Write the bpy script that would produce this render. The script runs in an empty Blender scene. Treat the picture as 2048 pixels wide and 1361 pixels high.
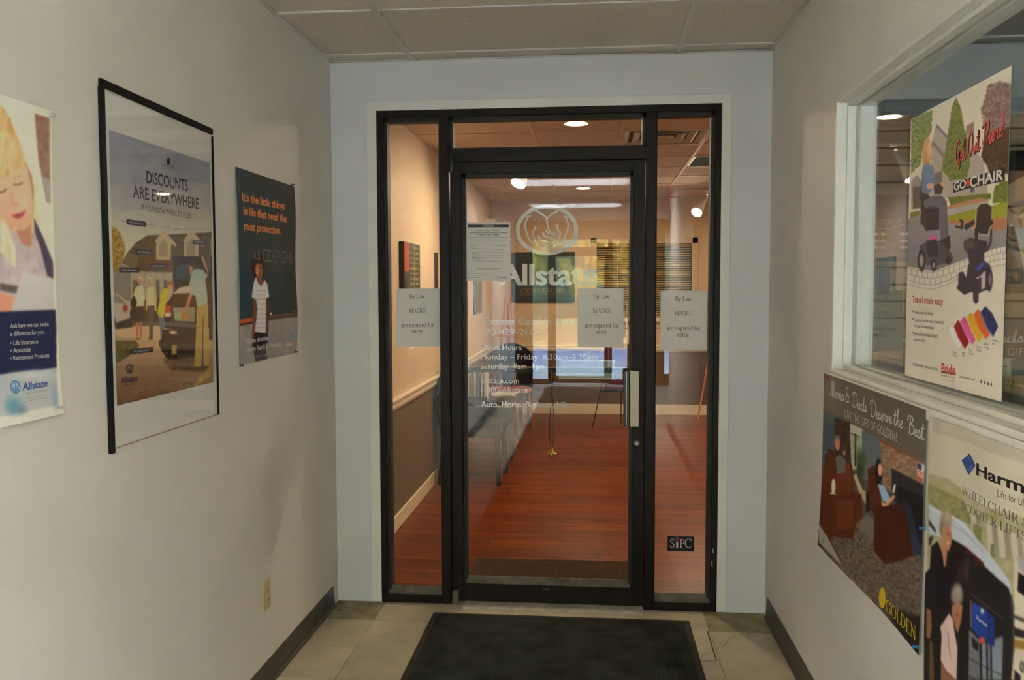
import bpy, bmesh, math, random
import numpy as np
from mathutils import Vector, Matrix

random.seed(7)
RNG = np.random.default_rng(11)
scene = bpy.context.scene
COL = scene.collection

# ------------------------------------------------------------------ camera
F_PX = 1737.301
CAM = np.array([0.6828, -4.0904, 1.5241])
YAW, PITCH, ROLL = -0.0940, 0.0583, -0.0029
fw = np.array([math.sin(YAW)*math.cos(PITCH), math.cos(YAW)*math.cos(PITCH), -math.sin(PITCH)])
rt = np.array([math.cos(YAW), -math.sin(YAW), 0.0])
up = np.cross(rt, fw)
R2 = rt*math.cos(ROLL) + up*math.sin(ROLL)
U2 = -rt*math.sin(ROLL) + up*math.cos(ROLL)

cam_data = bpy.data.cameras.new('camera')
cam_data.sensor_width = 36.0
cam_data.lens = F_PX/2048*36.0
cam_data.clip_start = 0.02
cam_data.clip_end = 200
cam = bpy.data.objects.new('camera', cam_data)
COL.objects.link(cam)
cam.matrix_world = Matrix(((R2[0], U2[0], -fw[0], CAM[0]), (R2[1], U2[1], -fw[1], CAM[1]),
                           (R2[2], U2[2], -fw[2], CAM[2]), (0, 0, 0, 1)))
scene.camera = cam

# ------------------------------------------------------------------ sky, exposure
world = bpy.data.worlds.new('sky')
scene.world = world
world.use_nodes = True
_bg = world.node_tree.nodes['Background']
_bg.inputs[0].default_value = (0.52, 0.70, 1.0, 1)     # overcast autumn sky
_bg.inputs[1].default_value = 8.5
scene.view_settings.view_transform = 'Standard'
scene.view_settings.look = 'None'
scene.view_settings.exposure = 2.58
scene.view_settings.gamma = 1.0
scene.view_settings.use_curve_mapping = False

TROFFER_L = 32.0      # fluorescent troffers of the vestibule
CAN_L = 105.0        # recessed lamps of the reception room
TRACK_L = 95.0      # track lamps of the reception room

# ------------------------------------------------------------------ main planes (metres)
XL, XR = -0.565, 1.485          # side walls of the vestibule
ZC = 2.6                        # ceilings
YE = -9.85                      # street entrance
YR = 6.5                        # far wall of the reception room
XRR = 4.2                       # right wall of the reception room
XS = 5.2                        # far side of the shop
GX = 1.547                      # glass of the shop window
GY = 0.050                      # glass of the storefront
ZDOWN = 0.0

def ray(x, y):
    return fw*F_PX + R2*(x-1024) - U2*(y-680.5)
def proj(P):
    d = P - CAM
    z = d @ fw
    return 1024 + F_PX*(d @ R2)/z, 680.5 - F_PX*(d @ U2)/z
def at(x, y, axis, val):
    d = ray(x, y)
    return CAM + d*((val-CAM[axis])/d[axis])

# ------------------------------------------------------------------ materials
def s2l(c):
    c = np.asarray(c, float)/255.0
    return np.where(c <= 0.04045, c/12.92, ((c+0.055)/1.055)**2.4)
MATS = {}
def mat(name, rgb, rough=0.6, spec=0.5, metal=0.0, noise=0.0, nscale=8.0, bump=0.0, bscale=60.0, stretch=(1, 1, 1), coat=0.0, dirt=None):
    """procedural principled material; rgb are linear albedos; dirt = (rgb, scale, threshold)"""
    m = bpy.data.materials.new(name)
    m.use_nodes = True
    nt = m.node_tree
    b = nt.nodes['Principled BSDF']
    b.inputs['Base Color'].default_value = (*rgb, 1)
    b.inputs['Roughness'].default_value = rough
    b.inputs['Specular IOR Level'].default_value = spec
    b.inputs['Metallic'].default_value = metal
    b.inputs['Coat Weight'].default_value = coat
    if noise or bump or dirt:
        tc = nt.nodes.new('ShaderNodeNewGeometry')
        mp = nt.nodes.new('ShaderNodeMapping')
        mp.inputs['Scale'].default_value = stretch
        nt.links.new(tc.outputs['Position'], mp.inputs['Vector'])
    last = None
    if noise:
        n = nt.nodes.new('ShaderNodeTexNoise')
        n.inputs['Scale'].default_value = nscale
        n.inputs['Detail'].default_value = 5
        nt.links.new(mp.outputs[0], n.inputs['Vector'])
        r = nt.nodes.new('ShaderNodeValToRGB')
        r.color_ramp.elements[0].position = 0.3
        r.color_ramp.elements[1].position = 0.7
        r.color_ramp.elements[0].color = (*[c*(1-noise) for c in rgb], 1)
        r.color_ramp.elements[1].color = (*[min(1, c*(1+noise)) for c in rgb], 1)
        nt.links.new(n.outputs['Fac'], r.inputs['Fac'])
        last = r.outputs['Color']
    if dirt:
        n = nt.nodes.new('ShaderNodeTexNoise')
        n.inputs['Scale'].default_value = dirt[1]
        n.inputs['Detail'].default_value = 8
        nt.links.new(mp.outputs[0], n.inputs['Vector'])
        r = nt.nodes.new('ShaderNodeValToRGB')
        r.color_ramp.elements[0].position = dirt[2]
        r.color_ramp.elements[1].position = min(1, dirt[2]+0.06)
        r.color_ramp.elements[0].color = (0, 0, 0, 1)
        r.color_ramp.elements[1].color = (1, 1, 1, 1)
        nt.links.new(n.outputs['Fac'], r.inputs['Fac'])
        mx = nt.nodes.new('ShaderNodeMix')
        mx.data_type = 'RGBA'
        nt.links.new(r.outputs['Color'], mx.inputs['Factor'])
        if last: nt.links.new(last, mx.inputs['A'])
        else: mx.inputs['A'].default_value = (*rgb, 1)
        mx.inputs['B'].default_value = (*dirt[0], 1)
        last = mx.outputs['Result']
    if last: nt.links.new(last, b.inputs['Base Color'])
    if bump:
        n = nt.nodes.new('ShaderNodeTexNoise')
        n.inputs['Scale'].default_value = bscale
        n.inputs['Detail'].default_value = 4
        nt.links.new(mp.outputs[0], n.inputs['Vector'])
        bp = nt.nodes.new('ShaderNodeBump')
        bp.inputs['Strength'].default_value = bump
        bp.inputs['Distance'].default_value = 0.004
        nt.links.new(n.outputs['Fac'], bp.inputs['Height'])
        nt.links.new(bp.outputs[0], b.inputs['Normal'])
    MATS[name] = m
    return m

def emit_mat(name, rgb, L):
    m = bpy.data.materials.new(name)
    m.use_nodes = True
    b = m.node_tree.nodes['Principled BSDF']
    b.inputs['Base Color'].default_value = (0.8, 0.8, 0.8, 1)
    b.inputs['Emission Color'].default_value = (*rgb, 1)
    b.inputs['Emission Strength'].default_value = L
    return m

def glass_mat(name, tint=(0.97, 0.98, 0.97), f0=0.024, rough=0.0):
    m = bpy.data.materials.new(name)
    m.use_nodes = True
    nt = m.node_tree
    nt.nodes.remove(nt.nodes['Principled BSDF'])
    out = nt.nodes['Material Output']
    lw = nt.nodes.new('ShaderNodeLayerWeight')
    lw.inputs['Blend'].default_value = 0.5
    pw = nt.nodes.new('ShaderNodeMath'); pw.operation = 'POWER'
    pw.inputs[1].default_value = 5.0
    nt.links.new(lw.outputs['Facing'], pw.inputs[0])
    ma = nt.nodes.new('ShaderNodeMath'); ma.operation = 'MULTIPLY_ADD'
    ma.inputs[1].default_value = 1-f0
    ma.inputs[2].default_value = f0
    nt.links.new(pw.outputs[0], ma.inputs[0])
    tr = nt.nodes.new('ShaderNodeBsdfTransparent')
    tr.inputs[0].default_value = (*tint, 1)
    gl = nt.nodes.new('ShaderNodeBsdfGlossy')
    gl.inputs['Roughness'].default_value = rough
    gl.inputs['Color'].default_value = (1, 1, 1, 1)
    mx = nt.nodes.new('ShaderNodeMixShader')
    nt.links.new(ma.outputs[0], mx.inputs[0])
    nt.links.new(tr.outputs[0], mx.inputs[1])
    nt.links.new(gl.outputs[0], mx.inputs[2])
    nt.links.new(mx.outputs[0], out.inputs['Surface'])
    return m

def print_mat(name, rough=0.45, spec=0.3):
    """printed paper: colour of the print comes from the colour layer of the sheet"""
    m = bpy.data.materials.new(name)
    m.use_nodes = True
    nt = m.node_tree
    b = nt.nodes['Principled BSDF']
    a = nt.nodes.new('ShaderNodeVertexColor')
    a.layer_name = 'print'
    nt.links.new(a.outputs['Color'], b.inputs['Base Color'])
    b.inputs['Roughness'].default_value = rough
    b.inputs['Specular IOR Level'].default_value = spec
    return m

def island_mat(name, c0, c1, rough, grain=0.25, scale=(3, 40, 40), bump=0.15, spec=0.5):
    """wood or stone pieces: every piece has its own tone, plus a stretched grain"""
    m = bpy.data.materials.new(name)
    m.use_nodes = True
    nt = m.node_tree
    b = nt.nodes['Principled BSDF']
    g = nt.nodes.new('ShaderNodeNewGeometry')
    r = nt.nodes.new('ShaderNodeValToRGB')
    r.color_ramp.elements[0].color = (*c0, 1)
    r.color_ramp.elements[1].color = (*c1, 1)
    oi = nt.nodes.new('ShaderNodeObjectInfo')
    ad = nt.nodes.new('ShaderNodeMath'); ad.operation = 'ADD'
    fr = nt.nodes.new('ShaderNodeMath'); fr.operation = 'FRACT'
    nt.links.new(g.outputs['Random Per Island'], ad.inputs[0])
    nt.links.new(oi.outputs['Random'], ad.inputs[1])
    nt.links.new(ad.outputs[0], fr.inputs[0])
    nt.links.new(fr.outputs[0], r.inputs['Fac'])
    mp = nt.nodes.new('ShaderNodeMapping')
    mp.inputs['Scale'].default_value = scale
    nt.links.new(g.outputs['Position'], mp.inputs['Vector'])
    n = nt.nodes.new('ShaderNodeTexNoise')
    n.inputs['Scale'].default_value = 1.0
    n.inputs['Detail'].default_value = 6
    nt.links.new(mp.outputs[0], n.inputs['Vector'])
    hsv = nt.nodes.new('ShaderNodeHueSaturation')
    mr = nt.nodes.new('ShaderNodeMapRange')
    mr.inputs['From Min'].default_value = 0.3
    mr.inputs['From Max'].default_value = 0.7
    mr.inputs['To Min'].default_value = 1-grain
    mr.inputs['To Max'].default_value = 1+grain
    nt.links.new(n.outputs['Fac'], mr.inputs['Value'])
    nt.links.new(mr.outputs[0], hsv.inputs['Value'])
    nt.links.new(r.outputs['Color'], hsv.inputs['Color'])
    nt.links.new(hsv.outputs[0], b.inputs['Base Color'])
    b.inputs['Roughness'].default_value = rough
    b.inputs['Specular IOR Level'].default_value = spec
    if bump:
        bp = nt.nodes.new('ShaderNodeBump')
        bp.inputs['Strength'].default_value = bump
        bp.inputs['Distance'].default_value = 0.002
        nt.links.new(n.outputs['Fac'], bp.inputs['Height'])
        nt.links.new(bp.outputs[0], b.inputs['Normal'])
    return m

M = {}
M['cream'] = mat('cream wall paint', (0.70, 0.68, 0.625), 0.55, 0.3, noise=0.03, nscale=3, bump=0.05, bscale=200, dirt=((0.45, 0.41, 0.35), 26, 0.735))
M['white_wall'] = mat('white wall paint', (0.64, 0.655, 0.66), 0.55, 0.3, noise=0.03, nscale=3, bump=0.05, bscale=200, dirt=((0.42, 0.41, 0.38), 22, 0.745))
M['trim_white'] = mat('white trim paint', (0.74, 0.74, 0.70), 0.4, 0.4, noise=0.03, nscale=6)
M['sill_white'] = mat('cream trim paint', (0.76, 0.73, 0.62), 0.35, 0.4, noise=0.03, nscale=6)
M['grid'] = mat('ceiling grid metal', (0.62, 0.60, 0.56), 0.5)
M['vinyl_base'] = mat('brown vinyl base', (0.055, 0.048, 0.040), 0.45, 0.4, noise=0.12, nscale=12)
M['bronze'] = mat('dark bronze aluminium', (0.0105, 0.0076, 0.0060), 0.45, 0.2, noise=0.1, nscale=10)
M['bronze_pale'] = mat('pale bronze ledge', (0.11, 0.10, 0.075), 0.6, 0.3, noise=0.3, nscale=18)  # paler, mottled bronze for sloped beads and small hardware
M['black_gasket'] = mat('black rubber gasket', (0.008, 0.008, 0.008), 0.6)
M['handle'] = mat('satin bronze handle', (0.36, 0.32, 0.24), 0.35, 0.5, metal=0.35)
M['steel'] = mat('brushed steel', (0.45, 0.45, 0.44), 0.3, 0.5, metal=0.9)
M['alu'] = mat('worn aluminium threshold', (0.40, 0.37, 0.29), 0.45, 0.5, noise=0.2, nscale=20)
M['mat_rib'] = mat('black green ribbed mat', (0.028, 0.033, 0.026), 0.95, 0.1, noise=0.35, nscale=9, bump=0.6, bscale=400)
M['mat_edge'] = mat('brown rubber mat border', (0.040, 0.034, 0.028), 0.8, 0.2)
M['mat_brown'] = mat('brown carpet mat', (0.055, 0.030, 0.017), 0.95, 0.1, noise=0.4, nscale=60, bump=0.6, bscale=400)
M['ivory'] = mat('ivory plastic', (0.54, 0.45, 0.235), 0.35, 0.4)
M['dark_slot'] = mat('dark slot', (0.02, 0.018, 0.015), 0.6)
M['glass'] = glass_mat('clear glass')
M['acrylic'] = glass_mat('acrylic glazing', (0.97, 0.97, 0.96), 0.025, 0.02)
M['print'] = print_mat('printed paper', 0.5, 0.25)
M['print_gloss'] = print_mat('satin printed paper', 0.6, 0.05)
M['frame_black'] = mat('black anodised frame', (0.008, 0.008, 0.009), 0.6, 0.1)
M['paper'] = mat('white copy paper', (0.72, 0.70, 0.66), 0.7, 0.2)
M['vinyl'] = mat('white window vinyl', (0.76, 0.73, 0.69), 0.6, 0.3)
M['tape'] = mat('cream tape', (0.80, 0.66, 0.42), 0.5, 0.3)
M['black'] = mat('black plastic', (0.012, 0.012, 0.013), 0.45)
M['black_metal'] = mat('black metal', (0.014, 0.013, 0.013), 0.35)
M['brass'] = mat('polished brass', (0.75, 0.58, 0.20), 0.22, 0.5, metal=1.0)
M['cord'] = mat('black cord', (0.012, 0.012, 0.014), 0.8)
M['beige'] = mat('pink beige wall paint', (0.58, 0.445, 0.32), 0.6, 0.2, noise=0.02, nscale=3)
M['wainscot'] = mat('tan wainscot paint', (0.14, 0.092, 0.054), 0.6, 0.2, noise=0.03, nscale=4)
M['rail'] = mat('cream rail paint', (0.72, 0.62, 0.48), 0.35, 0.4)
M['plaster'] = mat('grey plaster', (0.36, 0.38, 0.37), 0.7, 0.2)
M['can_trim'] = mat('white lamp trim', (0.75, 0.72, 0.68), 0.4)
M['white_metal'] = mat('white enamel', (0.70, 0.70, 0.70), 0.35)
M['blind'] = mat('gold blind slats', (0.36, 0.27, 0.13), 0.5, 0.3)
M['upholstery'] = mat('plum navy upholstery', (0.007, 0.007, 0.014), 0.9, 0.03, noise=0.15, nscale=40)
M['maroon'] = mat('maroon board', (0.10, 0.022, 0.018), 0.6)
M['dark_wood'] = mat('dark stained wood', (0.022, 0.012, 0.009), 0.5, 0.15, noise=0.2, nscale=20, stretch=(1, 1, 6))
M['cherry'] = mat('cherry wood', (0.33, 0.085, 0.025), 0.28, 0.5, noise=0.2, nscale=14, stretch=(1, 6, 1))
M['easel_wood'] = mat('orange beech wood', (0.50, 0.20, 0.055), 0.4, 0.4, noise=0.15, nscale=14)
M['gold'] = mat('gold lettering', (0.30, 0.20, 0.06), 0.4, 0.5, metal=0.4)
M['dark_teal'] = mat('dark teal board', (0.020, 0.030, 0.038), 0.35, 0.5)
M['vent'] = mat('tan vent metal', (0.40, 0.35, 0.27), 0.5)
M['vent_dark'] = mat('dark vent throat', (0.05, 0.042, 0.03), 0.8)
M['concrete'] = mat('pale concrete', (0.34, 0.33, 0.31), 0.85, 0.2, noise=0.12, nscale=2)
M['asphalt'] = mat('asphalt with fallen leaves', (0.15, 0.18, 0.26), 0.75, 0.3, noise=0.2, nscale=1.5, dirt=((0.55, 0.45, 0.28), 5.0, 0.57))
M['leaf_bank'] = mat('leaf covered lawn', (0.62, 0.33, 0.15), 0.9, 0.1, noise=0.4, nscale=3, dirt=((0.55, 0.44, 0.14), 1.6, 0.52))
M['woods'] = mat('mixed autumn foliage', (0.10, 0.16, 0.10), 0.9, 0.1, noise=0.6, nscale=1.1, dirt=((0.50, 0.40, 0.10), 0.9, 0.54))
M['grid_office'] = mat('beige ceiling grid', (0.56, 0.43, 0.32), 0.6)
M['brick_out'] = mat('brown facade render', (0.20, 0.12, 0.08), 0.9, 0.1, noise=0.1, nscale=4)
M['bark'] = mat('bark', (0.07, 0.05, 0.035), 0.9, 0.1, noise=0.3, nscale=12)
M['leaf_a'] = mat('yellow green leaves', (0.42, 0.38, 0.07), 0.8, 0.2, noise=0.4, nscale=4)
M['leaf_b'] = mat('dull green leaves', (0.14, 0.21, 0.09), 0.8, 0.2, noise=0.4, nscale=4)
M['leaf_c'] = mat('golden leaves', (0.62, 0.42, 0.08), 0.8, 0.2, noise=0.4, nscale=4)
M['plank'] = island_mat('red brown floor planks', (0.105, 0.018, 0.0022), (0.185, 0.037, 0.005), 0.32, 0.22, (2.2, 45, 20), 0.06, 0.12)
M['vct'] = island_mat('cream vinyl floor tile', (0.42, 0.365, 0.255), (0.50, 0.44, 0.315), 0.5, 0.10, (9, 9, 9), 0.03, 0.14)
M['vct_old'] = mat('stained vinyl floor tile', (0.28, 0.245, 0.135), 0.55, 0.15, noise=0.25, nscale=14, dirt=((0.06, 0.05, 0.03), 22, 0.66))
M['slat'] = island_mat('tan slatwall board', (0.30, 0.245, 0.155), (0.36, 0.295, 0.19), 0.5, 0.12, (2, 12, 20), 0.03, 0.3)
M['slat_groove'] = mat('dark slatwall groove', (0.018, 0.014, 0.010), 0.8)
M['troffer_lens'] = emit_mat('troffer lens', (1.0, 0.97, 0.925), TROFFER_L)
M['can_lens'] = emit_mat('recessed lamp lens', (1.0, 0.77, 0.49), CAN_L)
M['track_bulb'] = emit_mat('track lamp bulb', (1.0, 0.79, 0.53), TRACK_L)

def tile_mat(name, rgb, hole):
    m = mat(name, rgb, 0.9, 0.1)
    nt = m.node_tree
    b = nt.nodes['Principled BSDF']
    g = nt.nodes.new('ShaderNodeNewGeometry')
    v = nt.nodes.new('ShaderNodeTexNoise')
    v.inputs['Scale'].default_value = 55.0
    v.inputs['Detail'].default_value = 2
    mp = nt.nodes.new('ShaderNodeMapping')
    mp.inputs['Scale'].default_value = (1, 1.8, 1)
    nt.links.new(g.outputs['Position'], mp.inputs[0])
    nt.links.new(mp.outputs[0], v.inputs['Vector'])
    r = nt.nodes.new('ShaderNodeValToRGB')
    r.color_ramp.elements[0].position = 0.66
    r.color_ramp.elements[1].position = 0.72
    r.color_ramp.elements[0].color = (*rgb, 1)
    r.color_ramp.elements[1].color = (*hole, 1)
    nt.links.new(v.outputs['Fac'], r.inputs['Fac'])
    nt.links.new(r.outputs['Color'], b.inputs['Base Color'])
    return m
M['tile'] = tile_mat('pitted ceiling tile', (0.66, 0.61, 0.52), (0.30, 0.27, 0.22))
M['tile_d'] = tile_mat('grey ceiling tile', (0.36, 0.35, 0.31), (0.18, 0.17, 0.15))
M['tile_r'] = tile_mat('fissured ceiling tile', (0.58, 0.44, 0.33), (0.36, 0.26, 0.18))

INK = {}
def ink(rgb, rough=0.5):
    k = tuple(round(float(c), 4) for c in rgb)
    if k not in INK:
        INK[k] = mat('printing ink', k, rough, 0.25)
    return INK[k]

# ------------------------------------------------------------------ object helpers
def tag(o, label=None, cat=None, group=None, kind=None):
    if label: o['label'] = label
    if cat: o['category'] = cat
    if group: o['group'] = group
    if kind: o['kind'] = kind
    return o
def empty(name, loc=(0, 0, 0), rz=0.0, parent=None):
    o = bpy.data.objects.new(name, None)
    o.empty_display_size = 0.05
    COL.objects.link(o)
    o.location = loc
    o.rotation_euler = (0, 0, rz)
    if parent: o.parent = parent
    return o
def woff(o):
    v = Vector((0, 0, 0))
    while o is not None:
        v += o.location
        o = o.parent
    return v

class MB:
    """collects shapes and links them as one mesh object"""
    def __init__(self):
        self.bm = bmesh.new()
    def box(self, lo, hi, bev=0.0, seg=2, rot=None):
        c = [(a+b)/2 for a, b in zip(lo, hi)]
        s = [abs(b-a) for a, b in zip(lo, hi)]
        r = bmesh.ops.create_cube(self.bm, size=1.0)
        vs = r['verts']
        bmesh.ops.scale(self.bm, vec=s, verts=vs)
        if bev > 0:
            es = list({e for v in vs for e in v.link_edges})
            g = bmesh.ops.bevel(self.bm, geom=es, offset=min(bev, min(s)*0.49), segments=seg, affect='EDGES', profile=0.5)
            vs = list({v for v in g['verts']} | {v for v in vs if v.is_valid})
        if rot is not None:
            bmesh.ops.transform(self.bm, matrix=rot, verts=vs)
        bmesh.ops.translate(self.bm, vec=c, verts=vs)
        return self
    def bar(self, p0, p1, w, d, bev=0.0):
        """square bar from p0 to p1"""
        p0 = Vector(p0); p1 = Vector(p1)
        L = (p1-p0).length
        z = (p1-p0).normalized()
        x = Vector((0, 1, 0)).cross(z)
        if x.length < 1e-3: x = Vector((1, 0, 0))
        x.normalize(); y = z.cross(x)
        m = Matrix((x, y, z)).transposed()
        c = (p0+p1)/2
        return self.box((c.x-w/2, c.y-d/2, c.z-L/2), (c.x+w/2, c.y+d/2, c.z+L/2), bev, rot=m.to_4x4())
    def tube(self, pts, r, seg=8, closed=False, cap=True):
        pts = [Vector(p) for p in pts]
        n = len(pts)
        rr = r if hasattr(r, '__len__') else [r]*n
        rings = []
        prev = None
        for i, p in enumerate(pts):
            if closed:
                t = pts[(i+1) % n]-pts[i-1]
            else:
                t = pts[min(i+1, n-1)]-pts[max(i-1, 0)]
            t.normalize()
            a = prev if prev is not None else (Vector((0, 0, 1)) if abs(t.z) < 0.9 else Vector((1, 0, 0)))
            a = (a - t*a.dot(t)).normalized()
            prev = a
            b = t.cross(a)
            rings.append([self.bm.verts.new(p+a*(rr[i]*math.cos(2*math.pi*k/seg))+b*(rr[i]*math.sin(2*math.pi*k/seg))) for k in range(seg)])
        for i in range(n if closed else n-1):
            A = rings[i]; B = rings[(i+1) % n]
            for k in range(seg):
                self.bm.faces.new((A[k], A[(k+1) % seg], B[(k+1) % seg], B[k]))
        if cap and not closed:
            self.bm.faces.new(rings[0][::-1]); self.bm.faces.new(rings[-1])
        return self
    def lathe(self, prof, c=(0, 0, 0), axis='z', seg=24):
        """profile [(radius, height)] turned about an axis through c"""
        rings = []
        def P(r, h, a):
            x, y = r*math.cos(a), r*math.sin(a)
            v = {'z': (x, y, h), 'y': (x, h, y), 'x': (h, x, y)}[axis]
            return Vector(c)+Vector(v)
        for r, h in prof:
            if r < 1e-6:
                rings.append([self.bm.verts.new(P(0, h, 0))])
            else:
                rings.append([self.bm.verts.new(P(r, h, 2*math.pi*k/seg)) for k in range(seg)])
        for A, B in zip(rings, rings[1:]):
            for k in range(seg):
                k2 = (k+1) % seg
                if len(A) == 1 and len(B) == 1: continue
                if len(A) == 1: self.bm.faces.new((A[0], B[k2], B[k]))
                elif len(B) == 1: self.bm.faces.new((A[k], A[k2], B[0]))
                else: self.bm.faces.new((A[k], A[k2], B[k2], B[k]))
        return self
    def prism(self, poly, a0, a1, axis='y'):
        """polygon extruded along an axis: poly in the two other coordinates"""
        def P(u, v, a):
            return {'x': (a, u, v), 'y': (u, a, v), 'z': (u, v, a)}[axis]
        A = [self.bm.verts.new(P(u, v, a0)) for u, v in poly]
        B = [self.bm.verts.new(P(u, v, a1)) for u, v in poly]
        n = len(poly)
        self.bm.faces.new(A); self.bm.faces.new(B[::-1])
        for i in range(n):
            self.bm.faces.new((A[i], B[i], B[(i+1) % n], A[(i+1) % n]))
        return self
    def mesh(self, name, shift=None, smooth=False):
        bmesh.ops.recalc_face_normals(self.bm, faces=self.bm.faces[:])
        me = bpy.data.meshes.new(name)
        if shift is not None:
            bmesh.ops.translate(self.bm, vec=shift, verts=self.bm.verts[:])
        self.bm.to_mesh(me)
        self.bm.free()
        if smooth:
            me.polygons.foreach_set('use_smooth', [True]*len(me.polygons))
        return me
    def build(self, name, m, parent=None, local=False, smooth=False, origin=None):
        """vertices are given in world space unless local"""
        if parent is not None:
            sh = None if local else -woff(parent)
            o = bpy.data.objects.new(name, self.mesh(name, sh, smooth))
            o.parent = parent
        else:
            if local: org = Vector((0, 0, 0))
            elif origin is not None: org = Vector(origin)
            else:
                vs = [v.co for v in self.bm.verts]
                org = Vector((sum(v.x for v in vs)/len(vs), sum(v.y for v in vs)/len(vs), min(v.z for v in vs)))
            o = bpy.data.objects.new(name, self.mesh(name, -org, smooth))
            o.location = org
        COL.objects.link(o)
        o.data.materials.append(m)
        if smooth:
            try:
                o.data.set_sharp_from_angle(angle=math.radians(40))
            except Exception: pass
        return o

def box(name, lo, hi, m, parent=None, bev=0.0, **kw):
    return MB().box(lo, hi, bev).build(name, m, parent, **kw)
def struct(o, label=None):
    return tag(o, label, None, None, 'structure')
_cache = {}
def piece(name, lo, hi, m, parent, bev=0.0):
    """boxes that share mesh data when they have the same size; placed in world space"""
    s = tuple(round(b-a, 4) for a, b in zip(lo, hi))
    k = (name, s, m.name, bev)
    if k not in _cache:
        me = MB().box((-s[0]/2, -s[1]/2, -s[2]/2), (s[0]/2, s[1]/2, s[2]/2), bev, 1).mesh(name)
        me.materials.append(m)
        _cache[k] = me
    o = bpy.data.objects.new(name, _cache[k])
    o.parent = parent
    o.location = Vector([(a+b)/2 for a, b in zip(lo, hi)]) - woff(parent)
    COL.objects.link(o)
    return o
def copy_tree(o, parent=None):
    c = o.copy()
    COL.objects.link(c)
    c.parent = parent
    for ch in list(o.children):
        copy_tree(ch, c)
    return c
# ================================================================== STRUCTURE
# ---- vestibule walls
struct(box('wall_left', (XL-0.12, YE, -0.12), (XL, 0.06, ZC+0.1), M['cream']), 'cream painted left wall of the vestibule')
FX0, FX1, FZ = -0.345, 1.262, 2.369       # storefront unit
WZ0, WZ1, WY0, WY1 = 1.238, 2.150, -2.95, -1.075   # shop window opening
w = MB()
w.box((XL, 0, -0.1), (FX0, 0.06, ZC+0.1)).box((FX1, 0, -0.1), (1.61, 0.06, ZC+0.1)).box((FX0, 0, FZ), (FX1, 0.06, ZC+0.1))
struct(w.build('wall_back', M['white_wall']), 'white end wall around the glazed office door')
w = MB()
YO = -5.2                        # beyond this the vestibule opens into the shop
w.box((XR, YO, -0.1), (1.61, 0, WZ0)).box((XR, YO, WZ1), (1.61, 0, ZC+0.1))
w.box((XR, YO, WZ0), (1.61, WY0, WZ1)).box((XR, WY1, WZ0), (1.61, 0, WZ1))
struct(w.build('wall_right', M['cream']), 'cream painted right wall with the shop window')

# ---- casing around the storefront
tr = MB()
tr.box((FX0-0.047, -0.007, 0.004), (FX0, 0.0, FZ+0.043), 0.002)
tr.box((FX1, -0.007, 0.004), (FX1+0.043, 0.0, FZ+0.043), 0.002)
tr.box((FX0, -0.007, FZ), (FX1, 0.0, FZ+0.043), 0.002)
struct(tr.build('trim_1', M['trim_white']), 'flat white casing round the dark door frame')

# ---- vestibule floor: vinyl tiles on a slab
fl = struct(box('floor', (XL, YE, -0.12), (XR, 0.05, -0.004), M['vct_old']), 'cream vinyl tile floor of the vestibule')
xs = [XL] + [-0.325+0.305*k for k in range(6)] + [XR]
ys = [0.03] + [-0.238-0.305*k for k in range(32)]
for j in range(len(ys)-1):
    for i in range(len(xs)-1):
        old = (j == 0 and i in (0, 6)) or (j == 0 and i in (1,) and False)
        g = 0.0012
        piece('floor_tile', (xs[i]+g, ys[j+1]+g, -0.004), (xs[i+1]-g, ys[j]-g, (-0.0006 if (i*7+j*3) % 5 == 0 else 0.0)), M['vct_old'] if old else M['vct'], fl)

# dark open joint and cracks in the tiles right of the mat
def crack(pts, w):
    P = [at(x, y, 2, 0.0) for x, y in pts]
    m = MB()
    for a, b in zip(P, P[1:]):
        d = np.array([b[1]-a[1], a[0]-b[0]]); d = d/np.linalg.norm(d)*w/2
        q = [m.bm.verts.new((p[0]+s*d[0], p[1]+s*d[1], 0.0005)) for p, s in ((a, 1), (b, 1), (b, -1), (a, -1))]
        m.bm.faces.new(q)
    m.build('tile_crack', M['dark_slot'], fl)
crack([(1415, 1263), (1424, 1294), (1433, 1322)], 0.006)
crack([(1401, 1323.5), (1433, 1323)], 0.004)
crack([(1432, 1298), (1448, 1294), (1455, 1283), (1470, 1273)], 0.002)
crack([(1402, 1314), (1412, 1309), (1425, 1306)], 0.002)
# ---- cove bases
def cove(name, x0, x1, side):
    s = 1 if side == 'l' else -1
    x = x0
    m = MB()
    prof = [(0, 0.0), (0.014, 0.0), (0.012, 0.006), (0.006, 0.014), (0.0042, 0.026), (0.004, 0.096), (0.002, 0.1), (0, 0.1)]
    ye = -0.075 if side == 'l' else -0.055
    A = []; B = []
    for p, z in prof:
        A.append(m.bm.verts.new((x+s*p, (YE+0.02 if side == 'l' else YO), z)))
        B.append(m.bm.verts.new((x+s*p, ye - (0.02*math.sin(z*70) if z > 0.02 else 0.0), z)))
    n = len(prof)
    for i in range(n):
        m.bm.faces.new((A[i], A[(i+1) % n], B[(i+1) % n], B[i]))
    m.bm.faces.new(A); m.bm.faces.new(B[::-1])
    return m.build(name, M['vinyl_base'])
struct(cove('baseboard_left', XL, 0, 'l'), 'dark brown vinyl base along the left wall')
struct(cove('baseboard_right', XR, 0, 'r'), 'dark brown vinyl base along the right wall')

M['added_louver'] = mat('grey louver blades', (0.21, 0.22, 0.245), 0.6)  # blades added under the lens to dim its reflection in the door glass
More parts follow.
